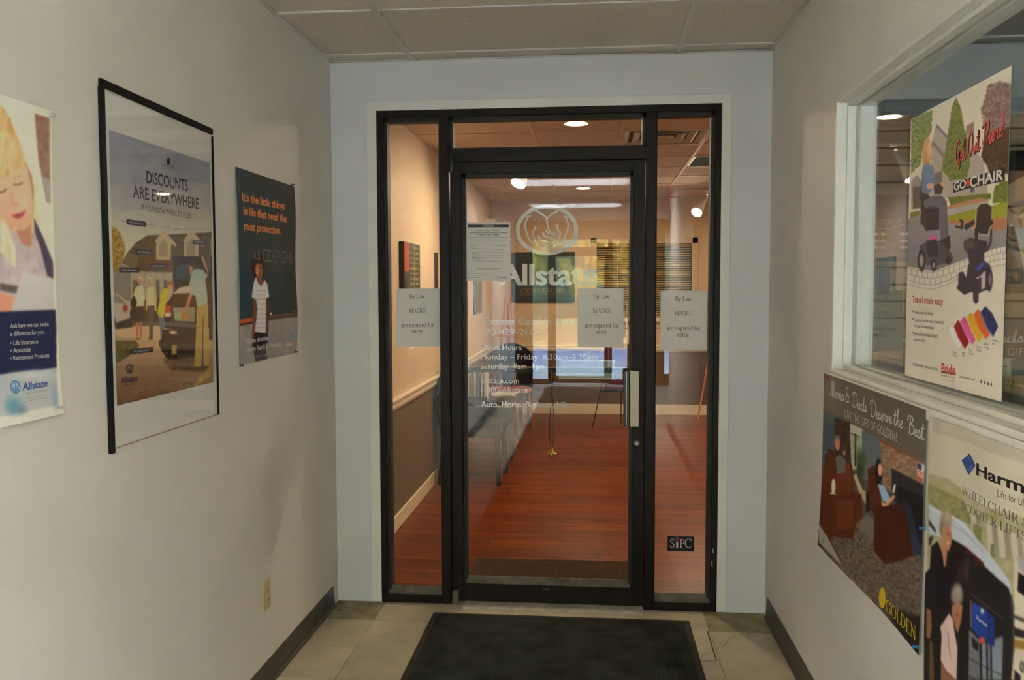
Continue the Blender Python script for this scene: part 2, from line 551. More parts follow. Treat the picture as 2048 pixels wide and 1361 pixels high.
# ---- vestibule ceiling: grid with tiles, two troffers
TX = [XL, -0.1595, 1.0597, XR]
TY = [0.0] + [-0.118-0.6096*k for k in range(16)] + [YE]
g = MB()
for x in TX[1:-1]:
    g.box((x-0.012, YE, ZC-0.003), (x+0.012, 0, ZC+0.03))
for y in TY[1:-1]:
    g.box((XL, y-0.012, ZC-0.0026), (XR, y+0.012, ZC+0.028))
g.box((XL, YE, ZC-0.003), (XL+0.02, 0, ZC)).box((XR-0.02, YE, ZC-0.003), (XR, 0, ZC))
g.box((XL, -0.02, ZC-0.003), (XR, 0, ZC))
g.box((XL-0.1, YE, ZC+0.06), (1.61, 0.06, ZC+0.12))
ce = struct(g.build('ceiling', M['grid']), 'dropped ceiling grid of the vestibule')
TROFF = (8, 12)
for j in range(len(TY)-1):
    for i in range(3):
        y0, y1 = TY[j+1]+0.010, TY[j]-0.010
        x0, x1 = TX[i]+0.010, TX[i+1]-0.010
        if i == 1 and j in TROFF:
            t = empty('ceiling_light', ((x0+x1)/2, (y0+y1)/2, ZC))
            fr = MB()
            fr.box((x0, y0, ZC+0.001), (x0+0.03, y1, ZC+0.05)).box((x1-0.03, y0, ZC+0.001), (x1, y1, ZC+0.05))
            fr.box((x0, y0, ZC+0.001), (x1, y0+0.03, ZC+0.05)).box((x0, y1-0.03, ZC+0.001), (x1, y1, ZC+0.05))
            fr.build('frame', M['white_metal'], t)
            box('diffuser', (x0+0.03, y0+0.03, ZC+0.026), (x1-0.03, y1-0.03, ZC+0.030), M['troffer_lens'], t)
            lv = MB()
            for q in range(18):
                yy = y0+0.03+(y1-y0-0.06)*(q+0.5)/18
                lv.box((x0+0.03, yy-0.001, ZC+0.003), (x1-0.03, yy+0.001, ZC+0.024))
            lv.build('added_louver', M['added_louver'], t)['kind'] = 'stuff'
            tag(t, 'fluorescent ceiling troffer above the camera, nearer the office door' if j == TROFF[0] else 'fluorescent ceiling troffer nearer the street entrance', 'ceiling light', 'vestibule troffers')
            continue
        piece('ceiling_tile', (x0, y0, ZC+(0.004 if (i+j) % 3 else 0.002)), (x1, y1, ZC+0.018), M['tile'], ce)

# ---- storefront units
def storefront(name, y0, label, out):
    """glazed aluminium unit: frame, transom, two sidelights and a door leaf; the face towards -y lies at y0"""
    d = empty(name, (0.46, y0, 0))
    struct(d, label)
    f0, f1 = y0-0.004, y0+0.112
    a, b = y0+0.022, y0+0.082
    gy = y0+GY
    def jamb(nm, x0, x1, z0, z1, m=M['bronze'], yy=(f0, f1)):
        return MB().box((x0, yy[0], z0), (x1, yy[1], z1), 0.0015, 1).build(nm, m, d)
    jamb('jamb', FX0, -0.318, 0, FZ); jamb('jamb', 1.236, FX1, 0, FZ)
    jamb('mullion', -0.046, 0.0, 0, 2.337); jamb('mullion', 0.922, 0.968, 0, 2.337)
    jamb('header', -0.318, 1.236, 2.337, FZ)
    jamb('transom_bar', 0.0, 0.922, 2.124, 2.180)
    jamb('sill', -0.318, -0.046, 0, 0.040); jamb('sill', 0.968, 1.236, 0, 0.040)
    for x0, x1, z0, z1, s in ((-0.318, -0.046, 0.040, 2.337, 1), (0.968, 1.236, 0.040, 2.337, 1), (0.0, 0.922, 2.180, 2.337, 0)):
        bd = MB()
        w_ = 0.018
        bd.box((x0, a, z0), (x0+(w_ if s == 0 or x0 < 0 else 0.006), b, z1)).box((x1-(w_ if s == 0 or x0 > 0 else 0.006), a, z0), (x1, b, z1))
        bd.box((x0, a, z1-w_), (x1, b, z1)).box((x0, a, z0), (x1, b, z0+0.012))
        bd.build('glazing_bead', M['black_gasket'], d)
        if s:
            bl = MB().prism([(a-0.012, z0), (a, z0), (a+0.02, z0+0.032), (a+0.014, z0+0.034)], x0+0.004, x1-0.004, 'x')
            bl.build('sill_bead', M['bronze_pale'], d)
        box('pane', (x0+0.004, gy-0.003, z0+0.004), (x1-0.004, gy+0.003, z1-0.004), M['glass'], d)
    # door leaf
    l0, l1 = y0+0.010, y0+0.078
    lf = MB()
    lf.box((0.004, l0, 0.012), (0.057, l1, 2.121), 0.0015, 1).box((0.866, l0, 0.012), (0.918, l1, 2.121), 0.0015, 1)
    lf.box((0.057, l0, 2.071), (0.866, l1, 2.121)).box((0.057, l0, 0.012), (0.866, l1, 0.100))
    leaf = lf.build('door_leaf', M['bronze'], d)
    bd = MB()
    bd.box((0.057, a+0.008, 0.1), (0.075, b-0.01, 2.071)).box((0.850, a+0.008, 0.1), (0.866, b-0.01, 2.071)).box((0.057, a+0.008, 2.052), (0.866, b-0.01, 2.071))
    bd.build('glazing_bead', M['black_gasket'], leaf)
    MB().prism([(l0+0.004, 0.1), (gy-0.004, 0.1), (gy-0.004, 0.128), (gy-0.010, 0.128)], 0.068, 0.857, 'x').build('bottom_bead', M['bronze_pale'], leaf)
    box('door_pane', (0.062, gy-0.003, 0.104), (0.862, gy+0.003, 2.066), M['glass'], leaf)
    # hardware
    if out:
        pv = MB()
        pv.lathe([(0, 2.076), (0.013, 2.076), (0.015, 2.082), (0.015, 2.147), (0.013, 2.153), (0, 2.153)], (0.014, y0-0.012, 0), 'z', 14)
        pv.build('top_pivot', M['black_metal'], leaf, smooth=True)
        pv = MB()
        pv.box((0.006, y0-0.028, 0.012), (0.036, y0+0.010, 0.072), 0.004)
        pv.build('bottom_pivot', M['bronze_pale'], leaf)
        # offset pull: dark back channel and pale grip face
        ph = MB()
        ph.box((0.822, y0-0.030, 0.884), (0.850, y0-0.004, 1.142), 0.003).box((0.850, y0-0.022, 0.884), (0.884, y0+0.012, 1.142), 0.002)
        ph.build('handle_channel', M['black_metal'], leaf)
        hp = MB()
        hp.box((0.8515, y0-0.034, 0.882), (0.893, y0-0.022, 1.144), 0.002)
        hp.build('pull_handle', M['handle'], leaf)
        MB().box((0.8345, y0-0.0312, 0.886), (0.8365, y0-0.0300, 1.140)).build('handle_edge', M['steel'], leaf)
        lk = MB()
        lk.lathe([(0, -0.010), (0.013, -0.010), (0.0155, -0.006), (0.0155, 0.010)], (0.885, y0+0.002, 0.800), 'y', 20)
        lk.build('lock_ring', M['bronze_pale'], leaf, smooth=True)
        lk = MB()
        lk.lathe([(0, -0.0125), (0.0075, -0.0125), (0.0085, -0.009), (0.0085, -0.002)], (0.885, y0+0.002, 0.7985), 'y', 16)
        lk.build('lock_cylinder', M['steel'], leaf, smooth=True)
        box('key_slot', (0.8835, y0-0.0112, 0.793), (0.8865, y0-0.0102, 0.803), M['dark_slot'], leaf)
        # push bar on the office side
        pb = MB()
        pb.box((0.060, gy+0.035, 1.122), (0.862, gy+0.052, 1.146), 0.002)
        pb.box((0.064, gy+0.004, 1.126), (0.084, gy+0.040, 1.142)).box((0.838, gy+0.004, 1.126), (0.858, gy+0.040, 1.142))
        pb.build('push_bar', M['bronze'], leaf)
        box('push_bar_cap', (0.060, gy+0.034, 1.146), (0.862, gy+0.052, 1.1485), M['handle'], leaf)
        pp = MB()
        pp.box((0.515, gy+0.054, 1.092), (0.782, gy+0.060, 1.178), 0.001)
        pp.build('reflection_plate', M['reflection_plate'], leaf)  # pale plate added in place of a reflection in the door glass
        ed = MB()
        ed.box((0.515, gy+0.0525, 1.1765), (0.782, gy+0.0615, 1.1805)).box((0.515, gy+0.0525, 1.0905), (0.782, gy+0.0615, 1.0945))
        ed.build('reflection_plate_edge', M['trim_white'], leaf)  # bright lines of that reflection, put in as white strips
        box('door_sweep_label', (0.44, y0+0.0088, 0.080), (0.474, y0+0.0098, 0.086), M['bronze_pale'], leaf)
        for px, py0, py1 in ((1425.5, 1098, 1107), (1423.5, 1122, 1134)):
            a_, b_ = at(px, py0, 1, y0-0.0045), at(px+0.8, py1, 1, y0-0.0045)
            MB().bar((a_[0], y0-0.0046, a_[2]), (b_[0], y0-0.0046, b_[2]), 0.004, 0.0006).build('paint_chip', M['trim_white'], d)
    return d, leaf
M['reflection_plate'] = mat('pale green plate', (0.34, 0.36, 0.28), 0.4, 0.4)
door_1, leaf_1 = storefront('door_1', 0.0, 'dark bronze glazed office door with sidelights and transom', True)
door_2, leaf_2 = storefront('door_2', YE, 'dark bronze glazed street entrance behind the camera', False)
th = MB()
th.prism([(-0.072, 0.001), (-0.062, 0.012), (0.10, 0.014), (0.10, 0.001)], 0.065, 0.915, 'x')
struct(th.build('trim_2', M['alu']), 'worn metal threshold under the office door')

# ---- window into the shop
wn = struct(empty('window_1', (GX, (WY0+WY1)/2, WZ0)), 'white framed window into the neighbouring shop')
J = 0.014
def liner(nm, lo, hi, m=M['trim_white']):
    return MB().box(lo, hi, 0.0015, 1).build(nm, m, wn)
liner('jamb_liner', (XR-0.004, WY1-J, WZ0), (1.612, WY1, WZ1))
liner('jamb_liner', (XR-0.004, WY0, WZ0), (1.612, WY0+J, WZ1))
liner('head_liner', (XR-0.004, WY0+J, WZ1-J), (1.612, WY1-J, WZ1))
MB().box((XR-0.008, WY0, WZ0), (1.612, WY1, WZ0+0.016), 0.006, 3).build('window_sill', M['sill_white'], wn)
for x0, x1, t in ((1.514, 1.542, 0.026), (1.5525, 1.598, 0.030)):
    liner('stop', (x0, WY1-t, WZ0+0.016), (x1, WY1-J, WZ1-J))
    liner('stop', (x0, WY0+J, WZ0+0.016), (x1, WY0+t, WZ1-J))
    liner('stop', (x0, WY0+t, WZ1-t), (x1, WY1-t, WZ1-J))
    liner('stop', (x0, WY0+t, WZ0+0.016), (x1, WY1-t, WZ0+t+0.004), M['sill_white'])
box('pane', (GX-0.003, WY0+J, WZ0+0.014), (GX+0.003, WY1-J, WZ1-J), M['glass'], wn)
# shallow strip of trim below the sill, on which the posters begin
struct(MB().box((XR-0.006, WY0-0.05, WZ0-0.032), (XR, WY1+0.03, WZ0-0.001), 0.002, 1).build('trim_3', M['sill_white']), 'cream apron strip under the shop window sill')

# ================================================================== RECEPTION ROOM
struct(MB().box((XL-0.12, 0.06, -0.12), (XL, YR, ZC+0.1)).build('wall_office_left', M['beige']), 'pink beige left wall of the office')
w = MB()
w.box((XL, 0.06, 0), (FX0, 0.12, ZC+0.1)).box((FX1, 0.06, 0), (XRR, 0.12, ZC+0.1)).box((FX0, 0.06, FZ), (FX1, 0.12, ZC+0.1))
struct(w.build('wall_office_front', M['beige']), 'office side of the end wall')
BX0, BX1, BZ0, BZ1 = 0.715, 1.85, 1.175, 2.07       # blinds window
w = MB()
w.box((XL-0.12, YR, -0.12), (XRR, YR+0.12, BZ0)).box((XL-0.12, YR, BZ1), (XRR, YR+0.12, ZC+0.1))
w.box((XL-0.12, YR, BZ0), (BX0, YR+0.12, BZ1)).box((BX1, YR, BZ0), (XRR, YR+0.12, BZ1))
struct(w.build('wall_far', M['beige']), 'pink beige far wall of the office')
struct(box('wall_office_right', (XRR, 0.06, -0.12), (XRR+0.12, YR+0.12, ZC+0.1), M['beige']), 'right wall of the office')
struct(MB().box((BX0-0.4, YR+0.9, 0.6), (BX1+0.4, YR+0.95, ZC)).box((BX0-0.4, YR+0.12, 0.55), (BX1+0.4, YR+0.95, 0.6)).box((BX0-0.4, YR+0.12, ZC), (BX1+0.4, YR+0.95, ZC+0.05)).box((BX0-0.45, YR+0.12, 0.55), (BX0-0.4, YR+0.95, ZC)).box((BX1+0.4, YR+0.12, 0.55), (BX1+0.45, YR+0.95, ZC)).build('wall_blind_box', M['plaster']), 'closed box added behind the blinds to keep daylight out')  # added box that blocks the sky so the gaps between slats stay dark
# wainscot paint, chair rails, bases
def strip_l(nm, z0, z1, t, m, bev=0.0):
    return MB().box((XL, 0.12, z0), (XL+t, YR, z1), bev, 2).build(nm, m)
def strip_f(nm, z0, z1, t, m, bev=0.0):
    return MB().box((XL, YR-t, z0), (XRR, YR, z1), bev, 2).build(nm, m)
struct(strip_l('wall_wainscot_left', 0.09, 0.775, 0.002, M['wainscot']), 'tan lower part of the office left wall')
struct(strip_f('wall_wainscot_far', 0.09, 0.775, 0.002, M['wainscot']), 'tan lower part of the office far wall')
for nm, fn in (('trim_4', strip_l), ('trim_5', strip_f)):
    r = empty(nm, (XL, 0.12, 0.77)) if nm == 'trim_4' else empty(nm, (XL, YR, 0.77))
    struct(r, 'cream chair rail on the office left wall' if nm == 'trim_4' else 'cream chair rail on the office far wall')
    for k, (z0, z1, t) in enumerate(((0.768, 0.790, 0.014), (0.786, 0.832, 0.024), (0.828, 0.846, 0.034))):
        o = fn('moulding', z0, z1, t, M['rail'], 0.004)
        o.parent = r
        o.location = o.location - woff(r)
struct(strip_l('baseboard_office_left', 0, 0.10, 0.014, M['rail'], 0.004), 'cream baseboard along the office left wall')
struct(strip_f('baseboard_office_far', 0, 0.125, 0.014, M['rail'], 0.004), 'cream baseboard along the office far wall')
# floor of planks
of = struct(box('floor_office', (XL, 0.05, -0.12), (XRR, YR, -0.006), M['dark_wood']), 'red brown plank floor of the office')
PW = 0.083
rows = int((YR-0.11)/PW)+1
far = MB()
for k in range(rows):
    y0 = 0.10+k*PW; y1 = min(y0+PW, YR)
    x = XL - random.uniform(0, 0.7)
    while x < XRR:
        L = random.choice((0.45, 0.6, 0.75, 0.9, 1.05))
        a, b = max(x, XL), min(x+L, XRR)
        if b-a > 0.03:
            zt = 0.0 - random.choice((0, 0.0004, 0.0008))
            if y0 < 2.6 and a < 2.2:
                piece('plank', (a+0.0006, y0+0.0008, -0.006), (b-0.001, y1-0.0008, zt), M['plank'], of)
            else:
                far.box((a+0.0006, y0+0.0008, -0.006), (b-0.001, y1-0.0008, zt))
        x += L
tag(far.build('plank_field', M['plank'], of), None, None, None, 'stuff')
# ceiling
RX = [XL, -0.35, 0.26, 0.87, 1.48, 2.09, 2.70, 3.31, 3.92, XRR]
RY = [0.12] + [0.73+0.61*k for k in range(10)] + [YR]
g = MB()
for x in RX[1:-1]:
    g.box((x-0.011, 0.12, ZC-0.003), (x+0.011, YR, ZC+0.03))
for y in RY[1:-1]:
    g.box((XL, y-0.011, ZC-0.0026), (XRR, y+0.011, ZC+0.028))
g.box((XL, 0.12, ZC-0.003), (XL+0.018, YR, ZC)).box((XL, YR-0.018, ZC-0.003), (XRR, YR, ZC))
g.box((XL-0.1, 0.06, ZC+0.16), (XRR+0.1, YR+0.1, ZC+0.22))
oc = struct(g.build('ceiling_office', M['grid_office']), 'dropped ceiling grid of the office')
CANS = [(2, 2), (2, 8), (5, 5), (6, 2), (6, 8), (7, 5)]  # first two are seen; the other four are added to light the office
VENT, GRILLE = (3, 3), (4, 5)
for j in range(len(RY)-1):
    for i in range(len(RX)-1):
        x0, x1, y0, y1 = RX[i]+0.009, RX[i+1]-0.009, RY[j]+0.009, RY[j+1]-0.009
        if (i, j) in ((3, 3), (4, 5)):
            continue
        if (i, j) in CANS:
            # tile with the lamp hole
            m_ = MB()
            cx_, cy_ = (x0+x1)/2, (y0+y1)/2
            ring = [m_.bm.verts.new((cx_+0.068*math.cos(2*math.pi*k/24), cy_+0.068*math.sin(2*math.pi*k/24), ZC+0.003)) for k in range(24)]
            sq = []
            for k in range(24):
                c_, s_ = math.cos(2*math.pi*k/24), math.sin(2*math.pi*k/24)
                q = max(abs(c_)/((x1-x0)/2), abs(s_)/((y1-y0)/2))
                sq.append(m_.bm.verts.new((cx_+c_/q, cy_+s_/q, ZC+0.003)))
            for k in range(24):
                m_.bm.faces.new((ring[k], ring[(k+1) % 24], sq[(k+1) % 24], sq[k]))
            o = m_.build('ceiling_tile', M['tile_r'], oc)
            continue
        piece('ceiling_tile', (x0, y0, ZC+0.003), (x1, y1, ZC+0.017), M['tile_r'], oc)

# ================================================================== SHOP behind the window
struct(MB().box((1.61, YE, -0.12), (XS, 0.03, 0.0)).box((XR, YE, -0.12), (1.61, YO, 0.0)).build('floor_shop', M['vct_old']), 'floor of the shop')
g = MB()
g.box((1.61, YE, ZC+0.02), (XS, 0.06, ZC+0.12))
for k in range(6):
    g.box((1.61+0.61*k-0.012, YE, ZC-0.003), (1.61+0.61*k+0.012, 0, ZC+0.02))
for k in range(9):
    g.box((1.61, -0.118-1.2192*k-0.012, ZC-0.0026), (XS, -0.118-1.2192*k+0.012, ZC+0.02))
cs = struct(g.build('ceiling_shop', M['grid']), 'dropped ceiling of the shop')
for i in range(6):
    for k in range(8):
        x0, x1 = 1.61+0.61*i+0.012, min(XS, 1.61+0.61*(i+1)-0.012)
        y1, y0 = (-0.012 if k == 0 else -0.118-1.2192*(k-1)-0.012), -0.118-1.2192*k+0.012
        piece('ceiling_tile', (x0, y0, ZC+0.003), (x1, y1, ZC+0.016), M['tile_d'], cs)
struct(box('wall_shop_back', (1.61, 0.022, -0.12), (XS+0.12, 0.08, ZC+0.1), M['plaster']), 'blue grey end wall of the shop')
struct(box('wall_shop_side', (XS, YE, -0.12), (XS+0.12, 0.0, ZC+0.1), M['plaster']), 'far side wall of the shop')
# facade with the entrance and the shop front
w = MB()
f0, f1 = YE, YE+0.10
w.box((-6, f0, 0), (FX0, f1, 3.6)).box((FX1, f0, 0), (1.75, f1, 3.6)).box((FX0, f0, FZ), (FX1, f1, 3.6))
w.box((1.75, f0, 0), (4.9, f1, 0.12)).box((1.75, f0, 2.45), (4.9, f1, 3.6)).box((4.9, f0, 0), (9, f1, 3.6))
struct(w.build('wall_front', M['brick_out']), 'street facade of the building')
sw = struct(empty('window_2', (3.3, YE+0.05, 0.12)), 'shop front window behind the camera')
fr = MB()
XW = [1.75, 2.52, 3.30, 4.08, 4.85]
for x in XW:
    fr.box((x, YE+0.01, 0.12), (x+0.05, YE+0.09, 2.45))
fr.box((1.75, YE+0.01, 0.12), (4.9, YE+0.09, 0.17)).box((1.75, YE+0.01, 2.40), (4.9, YE+0.09, 2.45))
fr.build('window_frame', M['bronze'], sw)
for x in XW[:-1]:
    box('pane', (x+0.05, YE+0.047, 0.17), (x+0.775, YE+0.053, 2.40), M['glass'], sw)

# ================================================================== OUTDOORS (seen only in the door glass)
struct(box('floor_sidewalk', (-14, -13.2, -0.2), (14, YE, -0.02), M['concrete']), 'concrete walk outside the entrance')
struct(box('floor_street', (-30, -19.8, -0.3), (30, -13.2, -0.12), M['asphalt']), 'asphalt strewn with leaves outside')
b_ = MB()
N = 24
vs = [[b_.bm.verts.new((-34+68*i/N, -19.8-1.6*j, -0.12+0.9*math.sin(min(1, j/9)*1.57)**2*(1+0.15*math.sin(i*1.7+j)))) for i in range(N+1)] for j in range(14)]
for j in range(13):
    for i in range(N):
        b_.bm.faces.new((vs[j][i], vs[j][i+1], vs[j+1][i+1], vs[j+1][i]))
struct(b_.build('floor_lawn', M['leaf_bank']), 'leaf covered bank across the street')
def tree(x, y, h, r, lm, label):
    t = empty('tree', (x, y, 0.3))
    tk = MB().tube([(0, 0, -0.4), (0.05, 0, h*0.3), (-0.05, 0.1, h*0.6), (0, 0, h*0.9)], [0.2, 0.16, 0.11, 0.04], 8)
    for k in range(7):
        a = k*2.4
        z = h*(0.35+0.07*k)
        tk.tube([(0, 0, z), (r*0.45*math.cos(a), r*0.45*math.sin(a), z+0.5), (r*0.8*math.cos(a), r*0.8*math.sin(a), z+0.8)], [0.07, 0.045, 0.015], 5)
    tk.build('trunk', M['bark'], t, local=True)
    n = 2200
    d = RNG.normal(size=(n, 3)); d /= np.linalg.norm(d, axis=1)[:, None]
    rad = RNG.uniform(0.45, 1.0, n)[:, None]
    c = d*rad*np.array([r, r, h*0.42]) + np.array([0, 0, h*0.62])
    sz = RNG.uniform(0.10, 0.24, n)[:, None]
    a = RNG.normal(size=(n, 3)); a /= np.linalg.norm(a, axis=1)[:, None]
    b = np.cross(a, RNG.normal(size=(n, 3))); b /= np.linalg.norm(b, axis=1)[:, None]
    P = np.stack([c-a*sz, c+b*sz*0.6, c+a*sz, c-b*sz*0.6], 1).reshape(-1, 3)
    me = bpy.data.meshes.new('foliage')
    me.from_pydata(P.tolist(), [], [(4*i, 4*i+1, 4*i+2, 4*i+3) for i in range(n)])
    me.materials.append(lm)
    o = bpy.data.objects.new('foliage', me)
    o.parent = t
    COL.objects.link(o)
    tag(t, label, 'tree', 'trees across the street')
TREES = [(-8.1, 'c', 'golden autumn tree at the far left of the street bank'), (-4.9, 'b', 'dull green tree second from the left on the street bank'), (-1.7, 'a', 'yellow green tree left of the entrance axis'), (1.5, 'c', 'golden tree facing the street entrance'), (4.7, 'b', 'dull green tree right of the entrance axis'), (7.9, 'a', 'yellow green tree at the far right of the street bank')]
for x, k, lb in TREES:
    tree(x, -23.5-0.6*(k == 'b'), 6.4+0.6*(k == 'b'), 1.5, M['leaf_'+k], lb)
HEDGE = [(-6.6, 'a'), (0.0, 'b'), (6.4, 'c')]
hb = MB()
N2 = 40
P2 = [[hb.bm.verts.new((-22+44*i/N2, -28.0-1.2*j/8-0.3*math.sin(i*1.9), 0.4+5.5*j/8*(1+0.12*math.sin(i*2.3)+0.1*math.sin(i*0.7)))) for i in range(N2+1)] for j in range(9)]
for j in range(8):
    for i in range(N2):
        hb.bm.faces.new((P2[j][i], P2[j][i+1], P2[j+1][i+1], P2[j+1][i]))
tag(hb.build('woodland_edge', M['woods']), 'dense woodland edge behind the street trees', 'hedge', None, 'stuff')
# ================================================================== PRINTED SHEETS AND LETTERING
class Sheet:
    """a flat or gently curled rectangle: o = lower left corner, U to its right, Nn towards the reader"""
    def __init__(s, o, U, Nn, W, H, curl=None):
        s.o = np.array(o, float); s.U = np.array(U, float); s.V = np.array((0, 0, 1.0)); s.N = np.array(Nn, float)
        s.W, s.H = W, H
        s.curl = curl or (lambda u, v: 0*u)
    def mw(s):
        U, V, N, o = s.U, s.V, s.N, s.o
        return Matrix(((U[0], V[0], N[0], o[0]), (U[1], V[1], N[1], o[1]), (U[2], V[2], N[2], o[2]), (0, 0, 0, 1)))
    def uv(s, x, y):
        d = ray(x, y)
        t = ((s.o-CAM) @ s.N)/(d @ s.N)
        q = CAM+d*t-s.o
        return np.array([q @ s.U, q @ s.V])
    def loc(s, u, v, n=0.0):
        return np.stack([u, v, s.curl(u/s.W, v/s.H)+n+0*u], -1)

class Twin(Sheet):
    """a second print of the same poster at another place"""
    def uv(s, x, y):
        return s.ref.uv(x, y)*np.array([s.W/s.ref.W, s.H/s.ref.H])

def side_sheet(side, ya, yb, z0, z1, x=None, curl=None):
    """sheet on a side wall, ya = the reader's left edge"""
    if side == 'l':
        return Sheet(((XL if x is None else x), ya, z0), (0, 1, 0), (1, 0, 0), yb-ya, z1-z0, curl)
    return Sheet(((XR if x is None else x), ya, z0), (0, -1, 0), (-1, 0, 0), ya-yb, z1-z0, curl)
def front_sheet(x0, x1, z0, z1, y):
    return Sheet((x0, y, z0), (1, 0, 0), (0, -1, 0), x1-x0, z1-z0)

def vnoise(X, Y, sc, seed=0):
    x = X/sc; y = Y/sc
    xi = np.floor(x).astype(int); yi = np.floor(y).astype(int)
    fx = x-xi; fy = y-yi
    fx = fx*fx*(3-2*fx); fy = fy*fy*(3-2*fy)
    def h(a, b):
        n = (a*374761393 + b*668265263 + seed*974634777) & 0x7fffffff
        n = (n ^ (n >> 13))*1274126177 & 0x7fffffff
        return ((n ^ (n >> 16)) & 0xffff)/65535.0
    return (h(xi, yi)*(1-fx)*(1-fy)+h(xi+1, yi)*fx*(1-fy)+h(xi, yi+1)*(1-fx)*fy+h(xi+1, yi+1)*fx*fy)

class Paint:
    """prints areas of ink on a sheet; outlines are traced in the photograph and carried onto the sheet's plane"""
    def __init__(s, sh, nx, ny, base, k):
        s.sh, s.nx, s.ny, s.k = sh, nx, ny, k
        u = np.linspace(0, sh.W, nx); v = np.linspace(0, sh.H, ny)
        s.u, s.v = np.meshgrid(u, v)
        rf = getattr(sh, 'ref', sh)
        P = rf.o + s.u[..., None]*(rf.W/sh.W)*rf.U + s.v[..., None]*(rf.H/sh.H)*rf.V
        s.X, s.Y = proj(P)
        s.c = np.ones((ny, nx, 3))*np.array(base, float)
        s.crop(0, 0, 1)
    def crop(s, x0, y0, sc):
        s.cx, s.cy, s.cs = x0, y0, sc
        return s
    def T(s, pts):
        return [(s.cx+x/s.cs, s.cy+y/s.cs) for x, y in pts]
    def _in(s, pts, X, Y):
        r = np.zeros(X.shape, bool)
        n = len(pts)
        for i in range(n):
            x0, y0 = pts[i]; x1, y1 = pts[(i+1) % n]
            if y0 == y1: continue
            c = (y0 > Y) != (y1 > Y)
            r ^= c & (X < (x1-x0)*(Y-y0)/(y1-y0)+x0)
        return r
    def _put(s, sel, a, col):
        col = np.asarray(col, float)
        if col.ndim == 1: col = col[None, :]
        c = s.c[sel]
        s.c[sel] = c*(1-a[:, None])+col*a[:, None]
    def mask(s, pts, soft=0.5):
        pts = s.T(pts)
        xs = [p[0] for p in pts]; ys = [p[1] for p in pts]
        sel = (s.X > min(xs)-soft-1) & (s.X < max(xs)+soft+1) & (s.Y > min(ys)-soft-1) & (s.Y < max(ys)+soft+1)
        X, Y = s.X[sel], s.Y[sel]
        a = np.zeros(X.shape)
        J = [(0, 0), (.7, .25), (-.7, -.25), (.25, -.7), (-.25, .7), (.5, .6), (-.5, -.6), (.6, -.5), (-.6, .5)]
        for dx, dy in J:
            a += s._in(pts, X+dx*soft, Y+dy*soft)
        return sel, a/len(J), X, Y
    def poly(s, pts, col, soft=0.5, al=1.0):
        sel, a, X, Y = s.mask(pts, soft)
        s._put(sel, a*al, col); return s
    def grad(s, pts, c0, c1, horiz=False, soft=0.5, al=1.0):
        sel, a, X, Y = s.mask(pts, soft)
        t = X if horiz else Y
        if t.size == 0: return s
        P_ = s.T(pts); q = [p[0] if horiz else p[1] for p in P_]
        f = np.clip((t-min(q))/(max(q)-min(q)), 0, 1)[:, None]
        s._put(sel, a*al, np.array(c0, float)*(1-f)+np.array(c1, float)*f); return s
    def nz(s, pts, c0, c1, sc=3.0, soft=0.8, al=1.0, thr=None, seed=0, sy=None):
        sel, a, X, Y = s.mask(pts, soft)
        f = 0.6*vnoise(X, Y*(sc/(sy or sc)), sc, seed)+0.4*vnoise(X, Y*(sc/(sy or sc)), sc*0.45, seed+5)
        if thr is not None: f = np.clip((f-thr)/0.12+0.5, 0, 1)
        if soft >= 2.0:      # leafy outlines
            g_ = 0.5*vnoise(X, Y, sc*1.6, seed+21)+0.5*vnoise(X, Y, sc*0.6, seed+31)
            a = np.clip((a-0.5)*2.2+0.5+(g_-0.5)*2.6, 0, 1)*(a > 0)
        f = f[:, None]
        s._put(sel, a*al, np.array(c0, float)*(1-f)+np.array(c1, float)*f); return s
    def blur(s, n=1):
        for _ in range(n):
            c = np.pad(s.c, ((1, 1), (1, 1), (0, 0)), 'edge')
            s.c = (c[:-2, 1:-1]+c[2:, 1:-1]+c[1:-1, :-2]+c[1:-1, 2:]+2*c[1:-1, 1:-1])/6
        return s
    def ell(s, cx, cy, rx, ry, col, rot=0.0, soft=0.15, al=1.0):
        (x, y), = s.T([(cx, cy)])
        rx /= s.cs; ry /= s.cs
        R = max(rx, ry)*1.4+2
        sel = (abs(s.X-x) < R) & (abs(s.Y-y) < R)
        dx, dy = s.X[sel]-x, s.Y[sel]-y
        c_, s_ = math.cos(rot), math.sin(rot)
        q = np.sqrt(((dx*c_+dy*s_)/rx)**2+((-dx*s_+dy*c_)/ry)**2)
        s._put(sel, np.clip((1+soft-q)/(2*soft), 0, 1)*al, col); return s
    def line(s, pts, w, col, al=1.0):
        pts = s.T(pts); w /= s.cs
        for (x0, y0), (x1, y1) in zip(pts, pts[1:]):
            R = w+1.5
            sel = (s.X > min(x0, x1)-R) & (s.X < max(x0, x1)+R) & (s.Y > min(y0, y1)-R) & (s.Y < max(y0, y1)+R)
            X, Y = s.X[sel], s.Y[sel]
            dx, dy = x1-x0, y1-y0
            t = np.clip(((X-x0)*dx+(Y-y0)*dy)/(dx*dx+dy*dy+1e-9), 0, 1)
            d = np.hypot(X-x0-t*dx, Y-y0-t*dy)
            s._put(sel, np.clip(w/2+0.5-d, 0, 1)*al, col)
        return s
    def make(s, name, m, thick=0.0):
        ny, nx = s.ny, s.nx
        L = s.sh.loc(s.u, s.v).reshape(-1, 3)
        idx = np.arange(nx*ny).reshape(ny, nx)
        q = np.stack([idx[:-1, :-1], idx[:-1, 1:], idx[1:, 1:], idx[1:, :-1]], -1).reshape(-1, 4)
        me = bpy.data.meshes.new(name)
        me.vertices.add(len(L)); me.vertices.foreach_set('co', L.ravel())
        me.loops.add(q.size); me.loops.foreach_set('vertex_index', q.ravel().astype(np.int32))
        me.polygons.add(len(q)); me.polygons.foreach_set('loop_start', np.arange(0, q.size, 4, dtype=np.int32))
